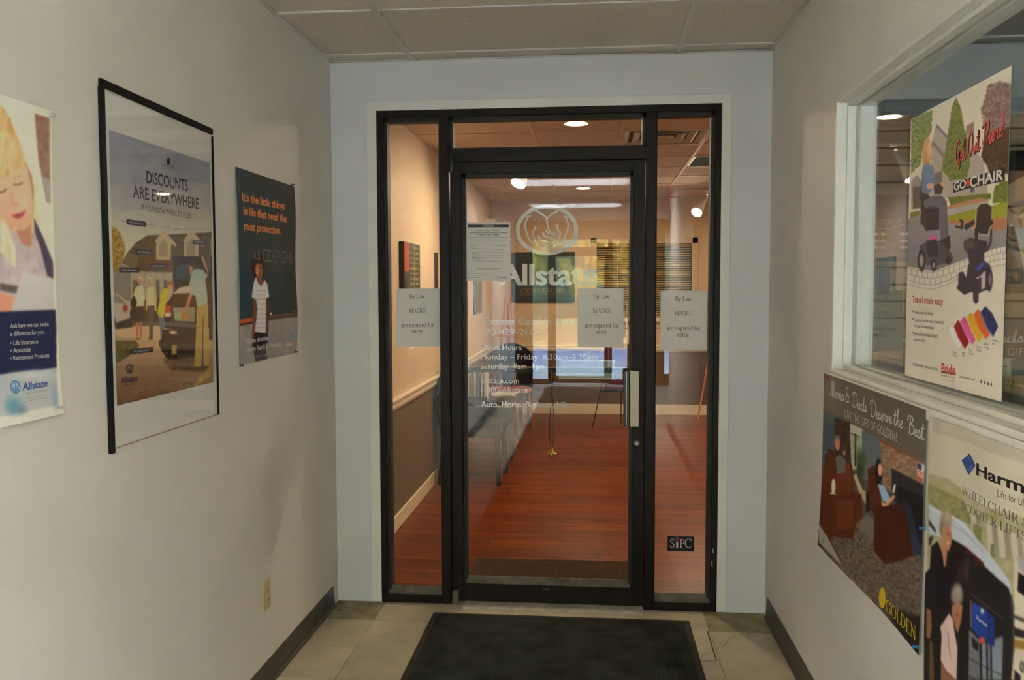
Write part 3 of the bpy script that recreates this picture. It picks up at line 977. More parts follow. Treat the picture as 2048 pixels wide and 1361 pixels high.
        me.update(calc_edges=True)
        lin = np.clip(s2l(np.clip(s.c, 0, 255))*s.k, 0, 0.86).reshape(-1, 3)
        at_ = me.color_attributes.new('print', 'FLOAT_COLOR', 'POINT')
        at_.data.foreach_set('color', np.concatenate([lin, np.ones((len(lin), 1))], 1).ravel().astype(np.float32))
        me.polygons.foreach_set('use_smooth', [True]*len(q))
        me.materials.append(m)
        o = bpy.data.objects.new(name, me)
        o.matrix_world = s.sh.mw()
        COL.objects.link(o)
        return o

# ---- letters: the built-in sans face, a pen-drawn roman face, and a pen-drawn script
def sans_mesh(text, off):
    cu = bpy.data.curves.new('letters', 'FONT')
    cu.body = text; cu.size = 1.0; cu.offset = off; cu.resolution_u = 3
    o = bpy.data.objects.new('letters', cu)
    me = bpy.data.meshes.new_from_object(o)
    V = np.array([v.co[:] for v in me.vertices])[:, :2]
    Fc = [tuple(p.vertices) for p in me.polygons]
    bpy.data.objects.remove(o); bpy.data.curves.remove(cu); bpy.data.meshes.remove(me)
    return V, Fc
CAPH = None
def strokes_mesh(strokes):
    V = []; Fc = []
    for pts, w in strokes:
        p = np.array(pts, float)
        if len(p) < 2: continue
        t = np.gradient(p, axis=0)
        t /= np.maximum(np.linalg.norm(t, axis=1), 1e-9)[:, None]
        n = np.stack([-t[:, 1], t[:, 0]], 1)
        ww = (np.array(w) if hasattr(w, '__len__') else np.full(len(p), w))[:, None]/2
        b = len(V)
        for a, c in zip(p+n*ww, p-n*ww):
            V.append(a); V.append(c)
        for i in range(len(p)-1):
            Fc.append((b+2*i, b+2*i+1, b+2*i+3, b+2*i+2))
    return np.array(V), Fc
def arc(cx, cy, rx, ry, a0, a1, n=14):
    a = np.radians(np.linspace(a0, a1, n))
    return np.stack([cx+rx*np.cos(a), cy+ry*np.sin(a)], 1)
def catmull(pts, n=6):
    P = np.array(pts, float)
    if len(P) < 3: return P
    Q = np.vstack([2*P[0]-P[1], P, 2*P[-1]-P[-2]])
    out = []
    for i in range(1, len(Q)-2):
        for t in np.linspace(0, 1, n, endpoint=False):
            a, b, c, d = Q[i-1], Q[i], Q[i+1], Q[i+2]
            out.append(0.5*((2*b)+(-a+c)*t+(2*a-5*b+4*c-d)*t*t+(-a+3*b-3*c+d)*t**3))
    out.append(P[-1])
    return np.array(out)
TK, TN = 0.115, 0.05
def auto(p, thick=TK, thin=TN):
    p = np.asarray(p, float)
    t = np.gradient(p, axis=0); t /= np.maximum(np.linalg.norm(t, axis=1), 1e-9)[:, None]
    return (p, thin+(thick-thin)*np.abs(t[:, 1])**1.5)
def st(x, y0=0.0, y1=1.0, w=TK): return ([(x, y0), (x, y1)], w)
def br(x0, x1, y): return ([(x0, y), (x1, y)], TN)
def roman(ch):
    b2 = lambda x, y=0.02: br(x-0.13, x+0.13, y)
    G = {
     'A': ([([(.05, 0), (.36, 1)], TN), ([(.36, 1), (.68, 0)], TK), br(.17, .55, .35), br(-.04, .16, .02), br(.54, .80, .02)], .76),
     'B': ([st(.16), br(.02, .38, .98), br(.02, .42, .02), br(.16, .42, .52), auto(arc(.36, .75, .17, .23, 90, -90)), auto(arc(.40, .27, .2, .25, 90, -90))], .68),
     'C': ([auto(arc(.42, .5, .35, .49, 42, 318, 22)), st(.70, .72, .98, TN)], .76),
     'D': ([st(.16), br(.02, .32, .98), br(.02, .32, .02), auto(arc(.3, .5, .38, .48, 90, -90, 18))], .78),
     'E': ([st(.16), br(.02, .6, .98), br(.02, .62, .02), br(.16, .45, .52), st(.59, .8, .98, TN), st(.61, .02, .22, TN)], .68),
     'F': ([st(.16), br(.02, .58, .98), b2(.16), br(.16, .45, .52), st(.57, .8, .98, TN)], .62),
     'G': ([auto(arc(.42, .5, .35, .49, 42, 320, 22)), st(.70, .72, .98, TN), st(.70, .05, .45), br(.54, .82, .45)], .84),
     'H': ([st(.16), st(.62), b2(.16), b2(.62), b2(.16, .98), b2(.62, .98), br(.16, .62, .52)], .80),
     'I': ([st(.17), b2(.17), b2(.17, .98)], .36),
     'K': ([st(.16), b2(.16), b2(.16, .98), ([(.2, .46), (.6, .98)], TN), ([(.3, .56), (.66, .02)], TK), br(.5, .72, .98), br(.56, .8, .02)], .76),
     'L': ([st(.16), br(.02, .6, .02), b2(.16, .98), st(.59, .02, .26, TN)], .64),
     'M': ([st(.15, w=TN), ([(.15, .98), (.46, .04)], TK), ([(.46, .04), (.78, .98)], TN), st(.80), br(.0, .18, .98), b2(.15), b2(.80), br(.78, .94, .98)], .96),
     'N': ([st(.15, w=TN), ([(.15, .98), (.66, .02)], TK), st(.66, w=TN), br(.0, .18, .98), b2(.15), b2(.66, .98)], .82),
     'O': ([auto(arc(.42, .5, .34, .48, 0, 360, 28))], .84),
     'P': ([st(.16), b2(.16), br(.02, .36, .98), br(.16, .38, .48), auto(arc(.36, .73, .2, .25, 90, -90))], .62),
     'R': ([st(.16), b2(.16), br(.02, .36, .98), br(.16, .38, .5), auto(arc(.36, .74, .2, .24, 90, -90)), ([(.36, .5), (.66, .02)], TK), br(.6, .78, .02)], .74),
     'S': ([auto(catmull([(.5, .82), (.42, .95), (.27, .98), (.12, .88), (.1, .73), (.2, .6), (.38, .48), (.5, .36), (.52, .18), (.42, .05), (.27, .02), (.13, .06), (.06, .2)], 4)), st(.51, .76, .97, TN), st(.06, .03, .26, TN)], .62),
     'T': ([st(.34), br(.02, .66, .97), st(.03, .78, .97, TN), st(.65, .78, .97, TN), b2(.34)], .69),
     'U': ([auto(catmull([(.16, 1), (.16, .6), (.16, .28), (.26, .06), (.42, .02), (.57, .1), (.62, .3), (.62, .6), (.62, 1)], 4), TK, TN), b2(.16, .98), b2(.62, .98)], .80),
     'W': ([([(.05, .98), (.28, .02)], TK), ([(.28, .02), (.48, .9)], TN), ([(.42, .98), (.67, .02)], TK), ([(.67, .02), (.93, .98)], TN), br(-.04, .16, .98), br(.34, .52, .98), br(.84, 1.02, .98)], 1.0),
     '&': ([auto(catmull([(.78, .4), (.62, .1), (.36, .0), (.12, .1), (.1, .3), (.3, .5), (.5, .72), (.48, .9), (.35, .98), (.22, .88), (.26, .68), (.46, .35), (.66, .08), (.82, .02)], 4))], .86),
     'a': ([auto(catmull([(.09, .5), (.15, .63), (.27, .66), (.37, .58), (.38, .4), (.38, .1), (.43, .02), (.5, .06)], 4)), auto(catmull([(.38, .4), (.16, .3), (.08, .15), (.15, .03), (.27, .04), (.38, .16)], 4))], .51),
     'e': ([br(.09, .46, .38), auto(arc(.28, .33, .2, .32, 10, 325, 18))], .51),
     'o': ([auto(arc(.28, .33, .21, .32, 0, 360, 22))], .57),
     'r': ([st(.14, 0, .64), auto(catmull([(.14, .42), (.22, .58), (.34, .62), (.38, .56)], 4)), b2(.14), br(.02, .14, .63)], .41),
     'n': ([st(.14, 0, .64), auto(catmull([(.14, .48), (.28, .64), (.4, .56), (.43, .4), (.43, .2), (.43, 0)], 4)), b2(.14), b2(.43), br(.02, .14, .63)], .58),
     'u': ([auto(catmull([(.13, .64), (.13, .35), (.15, .1), (.26, .02), (.36, .06), (.43, .18)], 4)), st(.43, 0, .64), br(.01, .13, .63), br(.31, .43, .63), br(.43, .54, .02)], .58),
     'i': ([st(.14, 0, .64), ([(.08, .88), (.20, .88)], .12), b2(.14), br(.02, .14, .63)], .30),
     'd': ([auto(arc(.26, .33, .19, .32, 0, 360, 20)), st(.43), br(.31, .43, .98), br(.43, .54, .02)], .58),
     'q': ([auto(arc(.26, .33, .19, .32, 0, 360, 20)), st(.43, -.3, .66), br(.31, .56, -.28)], .58),
     't': ([auto(catmull([(.17, .86), (.16, .5), (.16, .15), (.21, .02), (.34, .07)], 4)), br(.02, .34, .63)], .36),
     'f': ([auto(catmull([(.15, 0), (.15, .4), (.15, .75), (.2, .93), (.31, .98), (.38, .9)], 4)), br(.03, .32, .63), b2(.15)], .37),
     'w': ([([(.05, .64), (.2, .02)], TK), ([(.2, .02), (.34, .6)], TN), ([(.32, .64), (.48, .02)], TK), ([(.48, .02), (.63, .64)], TN), br(-.02, .14, .63), br(.26, .4, .63), br(.56, .72, .63)], .72),
     'y': ([([(.06, .64), (.27, .03)], TK), auto(catmull([(.47, .64), (.3, .1), (.2, -.2), (.1, -.3), (.03, -.25)], 4)), br(-.02, .16, .63), br(.37, .55, .63)], .54),
     '.': ([([(.06, .06), (.18, .06)], .12)], .28), ' ': ([], .30)}
    return G[ch]
def script(ch):
    c = catmull
    G = {
     'M': ([[(0, .1), (.06, .0), (.14, .2), (.24, .95), (.3, .95), (.32, .1), (.36, .1), (.52, .95), (.58, .9), (.57, .15), (.64, 0), (.74, .12)]], .72),
     'o': ([[(0, .12), (.14, .38), (.04, .2), (.1, .0), (.23, .05), (.26, .3), (.14, .4), (.28, .33), (.38, .36)]], .36),
     'm': ([[(0, .2), (.07, .38), (.09, 0)], [(.09, .05), (.2, .38), (.25, .3), (.25, 0)], [(.25, .05), (.36, .38), (.42, .3), (.42, .05), (.5, .02), (.56, .12)]], .54),
     's': ([[(0, .1), (.14, .44), (.2, .2), (.14, 0), (.02, .05), (.18, .02), (.3, .12)]], .29),
     '&': ([[(.4, .45), (.2, .02), (.0, .15), (.12, .42), (.3, .5), (.1, .6), (.06, .85), (.2, .95), (.32, .85)], [(.22, .0), (.42, .1)]], .46),
     'D': ([[(.16, .08), (.14, .5), (.2, .92)], [(-.08, .7), (.0, .95), (.3, 1.02), (.55, .85), (.6, .5), (.45, .12), (.15, 0), (.02, .08), (.18, .2)]], .66),
     'a': ([[(.3, .36), (.12, .4), (.02, .18), (.1, 0), (.25, .12), (.32, .38), (.29, .08), (.36, 0), (.45, .12)]], .43),
     'd': ([[(.3, .36), (.12, .4), (.02, .18), (.1, 0), (.25, .12), (.38, .95), (.32, .1), (.38, 0), (.47, .12)]], .45),
     'e': ([[(0, .12), (.18, .22), (.21, .37), (.1, .38), (.04, .15), (.14, 0), (.3, .12)]], .28),
     'r': ([[(0, .12), (.08, .44), (.13, .35), (.24, .34), (.21, .1), (.27, 0), (.35, .12)]], .33),
     'v': ([[(0, .3), (.05, .38), (.11, .02), (.25, .36), (.34, .34)]], .33),
     't': ([[(0, .12), (.17, .88)], [(.17, .88), (.08, .1), (.15, 0), (.27, .12)], [(-.03, .58), (.27, .62)]], .26),
     'h': ([[(0, .12), (.2, .85), (.16, 1), (.1, .7), (.06, 0)], [(.06, .05), (.2, .38), (.28, .3), (.26, .05), (.32, 0), (.41, .12)]], .39),
     'B': ([[(.14, .05), (.14, .5), (.2, .95)], [(-.08, .7), (.02, .98), (.32, 1.02), (.42, .82), (.2, .56), (.46, .5), (.5, .2), (.3, -.02), (.05, .05)]], .56),
     '.': ([[(.02, .03), (.08, .03)]], .14), ' ': ([], .2),
     'G': ([[(.45, .8), (.32, 1), (.1, .75), (.04, .25), (.18, 0), (.36, .15), (.42, .45), (.25, .42)], [(.42, .45), (.38, -.2), (.22, -.28)]], .5),
     'O': ([[(.3, 1), (.1, .75), (.04, .25), (.18, 0), (.38, .2), (.46, .7), (.34, 1), (.25, .9)]], .52),
     'u': ([[(0, .38), (.03, .05), (.13, .02), (.27, .38), (.26, .05), (.38, .08)]], .36),
     'T': ([[(.0, .86), (.25, .96), (.55, 1)], [(.3, .95), (.12, .0)]], .42),
     '!': ([[(.16, 1), (.06, .32)], [(.03, .05), (.05, .05)]], .2)}
    return [(c(p, 5)) for p in G[ch][0]], G[ch][1]
def penned(text, face, w=0.07):
    x = 0; S = []
    for ch in text:
        if face == 'roman':
            g, adv = roman(ch)
            for p, ww in g:
                p = np.array(p, float); p[:, 0] += x
                S.append((p, ww))
        else:
            g, adv = script(ch)
            for p in g:
                p = np.array(p, float); p[:, 0] += x
                S.append((p, w))
        x += adv
    return strokes_mesh(S)

def letters(sh, text, p0, p1, cap, m, parent, bold=0, face='sans', n=0.0005, name='lettering', shear=0.0, w=0.07, crop=None, k=None):
    """text between two baseline points of the photograph, cap = capital height in photograph pixels"""
    if crop:
        x0, y0, sc = crop
        p0 = (x0+p0[0]/sc, y0+p0[1]/sc); p1 = (x0+p1[0]/sc, y0+p1[1]/sc); cap = cap/sc
    nn = None
    if face == 'sans':
        V, Fc = sans_mesh(text, 0.018*min(bold, 1))
        ch = 0.70
        if bold > 1:
            e = 0.016*(bold-1)
            V2 = np.concatenate([V-np.array([e, 0]), V+np.array([e, 0])]); nv = len(V)
            Fc = Fc+[tuple(i+nv for i in f) for f in Fc]; V = V2
            nn = np.concatenate([np.zeros(nv), np.full(nv, 0.0002)])
    else:
        V, Fc = penned(text, face, w); ch = 1.0
    a = sh.uv(*p0); b = sh.uv(*p1); c = sh.uv(p0[0], p0[1]-cap)
    h = c[1]-a[1]
    L = np.linalg.norm(b-a)
    V = V.copy()
    V[:, 0] -= V[:, 0].min()
    V[:, 0] += shear*V[:, 1]
    wd = V[:, 0].max()-V[:, 0].min()
    X = V[:, 0]*L/wd; Y = V[:, 1]*h/ch
    d = (b-a)/L
    u = a[0]+X*d[0]-Y*d[1]; v = a[1]+X*d[1]+Y*d[0]
    P = sh.loc(u, v, n if nn is None else n+nn)
    me = bpy.data.meshes.new(name)
    me.from_pydata(P.tolist(), [], Fc)
    me.materials.append(m)
    return me
def put(me, sh, parent, name=None):
    o = bpy.data.objects.new(name or me.name, me)
    COL.objects.link(o)
    o.matrix_world = sh.mw()
    if parent is not None:
        o.parent = parent
        o.matrix_parent_inverse = Matrix.Identity(4)
        pm = PM.get(parent.name)
        if pm is None:
            pm = Matrix.Translation(woff(parent))
        o.matrix_basis = pm.inverted() @ sh.mw()
    return o
PM = {}
def write(sh, parent, text, p0, p1, cap, rgb, **kw):
    m = kw.pop('mat', None) or ink(rgb)
    me = letters(sh, text, p0, p1, cap, m, parent, **kw)
    return put(me, sh, parent)
def inkpoly(sh, parent, polys, m, name='print_shape', n=0.0004, crop=None):
    """flat printed shapes given as photograph outlines, one object for each"""
    if len(polys) > 1 and name != 'fine_print':
        for P in polys: inkpoly(sh, parent, [P], m, name, n, crop)
        return
    V = []; Fc = []
    for P in polys:
        b = len(V)
        for x, y in P:
            if crop: x, y = crop[0]+x/crop[2], crop[1]+y/crop[2]
            V.append(sh.uv(x, y))
        Fc.append(tuple(range(b, len(V))))
    V = np.array(V)
    me = bpy.data.meshes.new(name)
    me.from_pydata(sh.loc(V[:, 0], V[:, 1], n).tolist(), [], Fc)
    me.materials.append(m)
    return put(me, sh, parent)
def inkstroke(sh, parent, lines, w, m, name='print_line', n=0.0004, crop=None, smooth=True):
    if len(lines) > 1 and name != 'emblem_hands':
        for P in lines: inkstroke(sh, parent, [P], w, m, name, n, crop, smooth)
        return
    S = []
    for P in lines:
        q = []
        for x, y in P:
            if crop: x, y = crop[0]+x/crop[2], crop[1]+y/crop[2]
            q.append(sh.uv(x, y))
        S.append((catmull(q, 6) if smooth and len(q) > 2 else np.array(q), w))
    V, Fc = strokes_mesh(S)
    me = bpy.data.meshes.new(name)
    me.from_pydata(sh.loc(V[:, 0], V[:, 1], n).tolist(), [], Fc)
    me.materials.append(m)
    return put(me, sh, parent)
def rounded(x0, y0, x1, y1, r, sk=0.0, n=4):
    P = []
    for cx_, cy_, a0 in ((x1-r, y0+r, -90), (x1-r, y1-r, 0), (x0+r, y1-r, 90), (x0+r, y0+r, 180)):
        for a in np.radians(np.linspace(a0, a0+90, n)):
            x, y = cx_+r*math.cos(a), cy_+r*math.sin(a)
            P.append((x, y+sk*(x-x0)))
    return P
def dashes(sh, parent, rows, m, crop, h, name='fine_print'):
    """lines of print too small to read: broken strips, rows = [(x0, x1, y0, y1)]"""
    P = []
    rr = random.Random(3)
    for x0, x1, y0, y1 in rows:
        x = x0
        while x < x1:
            L = rr.uniform(2.0, 5.5)*h
            e = min(x+L, x1)
            ya = y0+(y1-y0)*(x-x0)/(x1-x0); yb = y0+(y1-y0)*(e-x0)/(x1-x0)
            P.append([(x, ya-h/2), (e, yb-h/2), (e, yb+h/2), (x, ya+h/2)])
            x = e+h*0.9
    return tag(inkpoly(sh, parent, P, m, name, crop=crop), None, None, None, 'stuff')
# the clasped-hands emblem, drawn in the frame of the door-glass emblem
HANDS = [[(352, 122), (395, 172), (450, 205), (495, 250), (508, 330), (525, 400), (560, 440), (622, 468)],
         [(662, 108), (612, 168), (552, 205), (510, 252)], [(345, 118), (385, 178)], [(672, 112), (622, 182)],
         [(200, 215), (240, 238), (215, 300), (210, 370), (235, 480), (280, 560), (306, 590), (338, 560), (316, 490), (310, 432), (342, 400), (348, 355)],
         [(240, 238), (286, 212)],
         [(800, 215), (765, 242), (785, 300), (790, 370), (760, 480), (720, 560), (690, 606), (656, 590), (658, 540), (685, 450), (652, 400), (636, 330)],
         [(765, 242), (730, 218)],
         [(485, 410), (520, 450), (570, 466), (622, 490)], [(440, 447), (470, 490), (530, 512), (622, 546)],
         [(382, 490), (420, 545), (480, 562), (560, 590), (612, 560)], [(345, 560), (375, 610), (420, 640), (500, 660), (580, 650), (645, 590)],
         [(440, 602), (500, 620), (548, 615)]]
RING = [(503+398*math.cos(a), 411+318*math.sin(a)) for a in np.linspace(0, 2*math.pi, 49)]
def emblem(sh, parent, cx_, cy_, rx, ry, m, wr, wl, hands=True, n=0.0005):
    """emblem centred at a photograph point with pixel radii; widths in metres"""
    f = lambda P: [(cx_+(x-503)*rx/398, cy_+(y-411)*ry/318) for x, y in P]
    inkstroke(sh, parent, [f(RING)], wr, m, 'emblem_ring', n)
    if hands:
        inkstroke(sh, parent, [f(P) for P in HANDS], wl, m, 'emblem_hands', n)
# ================================================================== POSTERS
def poster(P, name, label, m=None, cat='poster', group=None):
    o = P.make(name, m or M['print'])
    PM[o.name] = P.sh.mw()
    # heavier back sheet so that the paper has an edge
    sh = P.sh
    uu, vv = np.meshgrid(np.linspace(0, sh.W, 25), np.linspace(0, sh.H, 25))
    L = sh.loc(uu, vv, -0.0008).reshape(-1, 3)
    idx = np.arange(625).reshape(25, 25)
    q = np.stack([idx[:-1, :-1], idx[1:, :-1], idx[1:, 1:], idx[:-1, 1:]], -1).reshape(-1, 4)
    me = bpy.data.meshes.new('backing')
    me.from_pydata(L.tolist(), [], q.tolist())
    me.materials.append(M['paper'])
    b = bpy.data.objects.new('backing', me)
    b.parent = o
    COL.objects.link(b)
    tag(o, label, cat, group)
    return o
WHITE = (0.74, 0.72, 0.66)
NAVY = (0.016, 0.022, 0.075)

# ---- girl reading (left wall, cut by the frame)
sA = side_sheet('l', -2.785, -2.178, 1.237, 1.936, XL+0.004, lambda u, v: 0.010*(1-v)**6*(0.4+0.6*u)+0.004*v**8)
A = Paint(sA, 190, 330, (205, 199, 178), 1.65)
A.crop(0, 180, 3.092)
A.poly([(-900, -130), (300, 172), (313, 700), (330, 1080), (336, 1361), (336, 2100), (-900, 2300)], (206, 199, 180))
A.nz([(205, 145), (300, 175), (312, 705), (285, 690), (235, 430)], (105, 75, 68), (150, 118, 105), 9)
A.poly([(255, 530), (310, 560), (312, 700), (290, 690)], (150, 140, 135), 2)
A.nz([(-190, 330), (-150, 150), (-90, 70), (0, 95), (60, 180), (120, 330), (157, 440), (196, 540), (214, 640), (222, 760), (200, 860), (215, 900), (170, 960), (60, 900), (0, 1000), (-160, 960), (-210, 700)], (172, 128, 76), (214, 186, 142), 5, seed=3, sy=22)
A.grad([(-120, 560), (0, 560), (60, 520), (130, 480), (160, 470), (190, 540), (205, 640), (196, 760), (168, 850), (120, 862), (60, 832), (0, 765), (-60, 640)], (214, 172, 140), (196, 146, 122), soft=1.2)
A.ell(150, 690, 45, 70, (214, 178, 152), soft=0.8, al=.7)
A.nz([(-100, 250), (30, 250), (110, 330), (155, 445), (112, 505), (95, 440), (70, 530), (45, 470), (22, 560), (0, 500), (-100, 600)], (182, 144, 92), (214, 190, 150), 4, seed=8, sy=18)
A.poly([(155, 445), (196, 530), (208, 640), (204, 720), (192, 600), (172, 500)], (150, 112, 78), 1.0)
A.nz([(205, 560), (235, 620), (250, 800), (215, 880), (190, 900), (205, 800), (212, 700)], (186, 170, 140), (222, 210, 186), 5, sy=20)
A.line([(84, 584), (110, 588), (138, 574)], 9, (92, 58, 48)).line([(88, 545), (130, 528)], 6, (165, 118, 85)).line([(-10, 636), (18, 630), (36, 616)], 9, (95, 62, 52))
A.poly([(70, 600), (82, 690), (112, 700), (118, 712), (95, 726), (70, 718), (62, 700)], (188, 132, 108), 1.5, .7)
A.poly([(72, 778), (105, 764), (128, 762), (162, 740), (148, 776), (112, 798), (88, 792)], (168, 66, 78), .8)
A.line([(74, 778), (118, 776), (160, 742)], 3, (120, 45, 50))
A.poly([(96, 872), (160, 860), (192, 828), (200, 972), (140, 962)], (168, 118, 96), 1.2)
A.nz([(-600, 900), (0, 790), (40, 830), (92, 880), (140, 958), (198, 972), (214, 800), (262, 1000), (332, 1080), (336, 1361), (-600, 1500)], (160, 145, 152), (188, 174, 172), 14)
A.nz([(0, 790), (50, 850), (100, 1000), (95, 1110), (40, 1040), (0, 1000)], (190, 170, 140), (216, 204, 182), 5, sy=20)
A.poly([(208, 790), (262, 900), (327, 1062), (329, 1168), (292, 1150), (250, 980), (215, 880)], (66, 56, 76), .8)
A.poly([(222, 640), (262, 690), (326, 960), (326, 1050), (262, 890)], (206, 194, 172), 1.5)
A.poly([(0, 1195), (112, 1215), (98, 1262), (0, 1240)], (98, 84, 80), 1)
A.poly([(-600, 1250), (0, 1255), (92, 1280), (66, 1380), (30, 1420), (-600, 1430)], (200, 132, 108), 1)
A.grad([(140, 1130), (331, 1170), (337, 1420), (50, 1420)], (184, 180, 178), (170, 166, 168))
A.crop(0, 600, 5.04)
A.poly([(-1500, 170), (0, 118), (557, 99), (562, 300), (556, 682), (0, 750), (-1500, 950)], (26, 33, 64), .5)
A.grad([(-1500, 950), (0, 750), (556, 683), (553, 1066), (0, 1180), (-1500, 1500)], (152, 156, 160), (176, 176, 174))
A.ell(110, 1075, 80, 85, (72, 130, 150), soft=.6, al=.8).ell(190, 1110, 50, 40, (90, 110, 140), soft=.7, al=.7).ell(530, 1000, 30, 110, (120, 138, 172), soft=.7, al=.8).ell(300, 760, 180, 40, (190, 192, 192), soft=.8, al=.6)
A.blur(2)
pA = poster(A, 'insurance_poster', 'poster of a blonde girl reading, above a navy text block, cut off at the left', M['print'])
cA = (0, 600, 5.04)
for t, a, b in (('Ask how we can make', (98, 285), (485, 264)), ('a difference for you:', (97, 365), (440, 342)), ('• Life Insurance', (96, 458), (375, 440)), ('• Annuities', (94, 536), (298, 522)), ('• Retirement Products', (92, 612), (484, 580))):
    write(sA, pA, t, a, b, 46, (0.50, 0.50, 0.47), bold=1, crop=cA)
write(sA, pA, 'Allstate', (203, 916), (458, 872), 74, (0.045, 0.11, 0.36), bold=2, shear=.12, crop=cA)
write(sA, pA, "You're in good hands.", (240, 950), (455, 916), 22, (0.25, 0.25, 0.24), crop=cA)
inkstroke(sA, pA, [[(212, 1000), (450, 960)]], 0.0008, ink((0.30, 0.30, 0.30)), crop=cA)
write(sA, pA, 'auto  home  life  retirement', (210, 1034), (455, 992), 18, (0.25, 0.25, 0.25), crop=cA)
emblem(sA, pA, 135/5.04, 600+880/5.04, 47/5.04, 58/5.04, ink((0.10, 0.28, 0.60)), 0.0035, 0.002)

# ---- framed street-scene poster
XF = XL+0.010                       # face of the thin frame
yB0 = at(219.5, 540, 0, XF)[1]; yB1 = at(431, 540, 0, XF)[1]
zB0 = at(330, 864, 0, XF)[2]; zB1 = at(330, 226, 0, XF)[2]
fB = empty('framed_poster', (XL+0.005, (yB0+yB1)/2, zB0))
tag(fB, 'discount poster behind glazing in a loose black metal frame, tall, middle of the left wall', 'framed poster')
box('backing_board', (XL+0.001, yB0+0.002, zB0-0.004), (XL+0.0045, yB1-0.002, zB1-0.010), mat('cardboard', (0.42, 0.27, 0.13), 0.9), fB)
sBm = side_sheet('l', yB0, yB1, zB0, zB1-0.006, XL+0.0052, lambda u, v: 0.0005*np.sin(u*46+2*np.sin(v*7))*np.clip(abs(v-0.5)*2.4-0.3, 0, 1))
Bm = Paint(sBm, 90, 60, (196, 190, 176), 2.0)
om = Bm.make('mount_paper', M['print_gloss'])
om.parent = fB; om.matrix_parent_inverse = Matrix.Identity(4); om.matrix_basis = Matrix.Translation(-woff(fB)) @ sBm.mw()
MB().box((XL+0.001, yB0-0.017, zB0-0.012), (XF+0.002, yB0, zB1+0.002), 0.002).build('frame_side', M['frame_black'], fB)
MB().box((XL+0.001, yB1, zB0-0.004), (XF, yB1+0.009, zB1-0.012), 0.002).build('frame_side', M['frame_black'], fB)
MB().bar((XL+0.0065, yB0-0.014, zB1+0.012), (XL+0.0065, yB1+0.004, zB1+0.002), 0.010, 0.020, 0.002).build('frame_top', M['frame_black'], fB)
box('glazing', (XL+0.0078, yB0+0.0005, zB0+0.001), (XL+0.0088, yB1-0.0005, zB1-0.006), M['acrylic'], fB)
pq = [at(x, y, 0, XL+0.0066) for x, y in ((226, 266), (428, 326), (421, 768), (226, 812))]
sB = side_sheet('l', (pq[0][1]+pq[3][1])/2, (pq[1][1]+pq[2][1])/2, (pq[2][2]+pq[3][2])/2, (pq[0][2]+pq[1][2])/2, XL+0.0066)
B = Paint(sB, 210, 400, (150, 150, 148), 2.0)
B.crop(0, 0, 1)
B.grad([(200, 240), (450, 240), (450, 520), (200, 520)], (104, 110, 134), (182, 176, 152), soft=.5)
B.nz([(200, 240), (450, 240), (450, 420), (200, 420)], (104, 110, 134), (176, 176, 178), 40, al=.35, seed=2)
B.crop(215, 420, 5.235)
B.poly([(150, 545), (215, 440), (300, 342), (420, 266), (530, 262), (800, 252), (940, 244), (1110, 234), (1110, 700), (470, 690), (330, 650), (240, 600)], (88, 70, 54), .6)
B.nz([(470, 270), (1110, 234), (1110, 700), (470, 690)], (76, 60, 46), (98, 78, 62), 8, al=.8, sy=2)
B.poly([(215, 440), (320, 480), (300, 640), (150, 560)], (104, 88, 68), 1)
B.poly([(20, 590), (140, 570), (250, 620), (250, 960), (20, 900)], (118, 108, 98), .6)
B.poly([(240, 620), (400, 650), (690, 655), (690, 820), (600, 860), (530, 1000), (250, 1000)], (150, 138, 118), .6)
B.poly([(400, 660), (690, 655), (690, 735), (400, 740)], (158, 144, 122), .6)
for x in (265, 300, 510, 590):
    B.poly([(x, 735), (x+34, 735), (x+34, 960), (x, 960)], (88, 78, 70), .8)
for dx, s in ((0, 1), (290, .96)):
    B.poly([(510+dx, 522), (510+dx, 345), (500+dx, 322), (590+dx, 205), (668+dx, 300), (724+dx, 362), (714+dx, 388), (666+dx, 352), (662+dx, 528)], (170, 154, 126), .7)
    B.poly([(536+dx, 360), (590+dx, 300), (630+dx, 360), (630+dx, 490), (536+dx, 488)], (140, 124, 104), .7)
B.poly([(1078, 300), (1095, 270), (1110, 300), (1110, 490), (1080, 480)], (160, 145, 120), .7)
B.nz([(20, 170), (80, 180), (150, 260), (185, 430), (150, 560), (110, 640), (60, 640), (20, 560)], (78, 58, 28), (196, 158, 70), 3.0, soft=2.0, seed=4)
B.nz([(240, 960), (690, 900), (690, 1230), (240, 1230)], (58, 46, 36), (84, 68, 50), 8)
B.poly([(230, 1195), (700, 1180), (700, 1240), (230, 1240)], (96, 84, 44), 1)
B.poly([(20, 1225), (700, 1212), (700, 1500), (20, 1500)], (170, 146, 114), .6)
B.poly([(20, 870), (110, 880), (165, 922), (215, 982), (250, 1015), (244, 1110), (236, 1200), (120, 1215), (80, 1260), (20, 1270)], (156, 146, 134), .7)
B.poly([(20, 885), (100, 892), (150, 930), (200, 985), (20, 975)], (120, 112, 106), 1)
B.ell(185, 1032, 28, 38, (138, 48, 44), soft=.3)
B.ell(58, 1190, 28, 78, (38, 32, 30), soft=.15).ell(52, 1190, 14, 42, (120, 112, 104), soft=.3)
B.poly([(90, 1180), (260, 1130), (260, 1230), (90, 1250)], (42, 34, 32), 1.2)
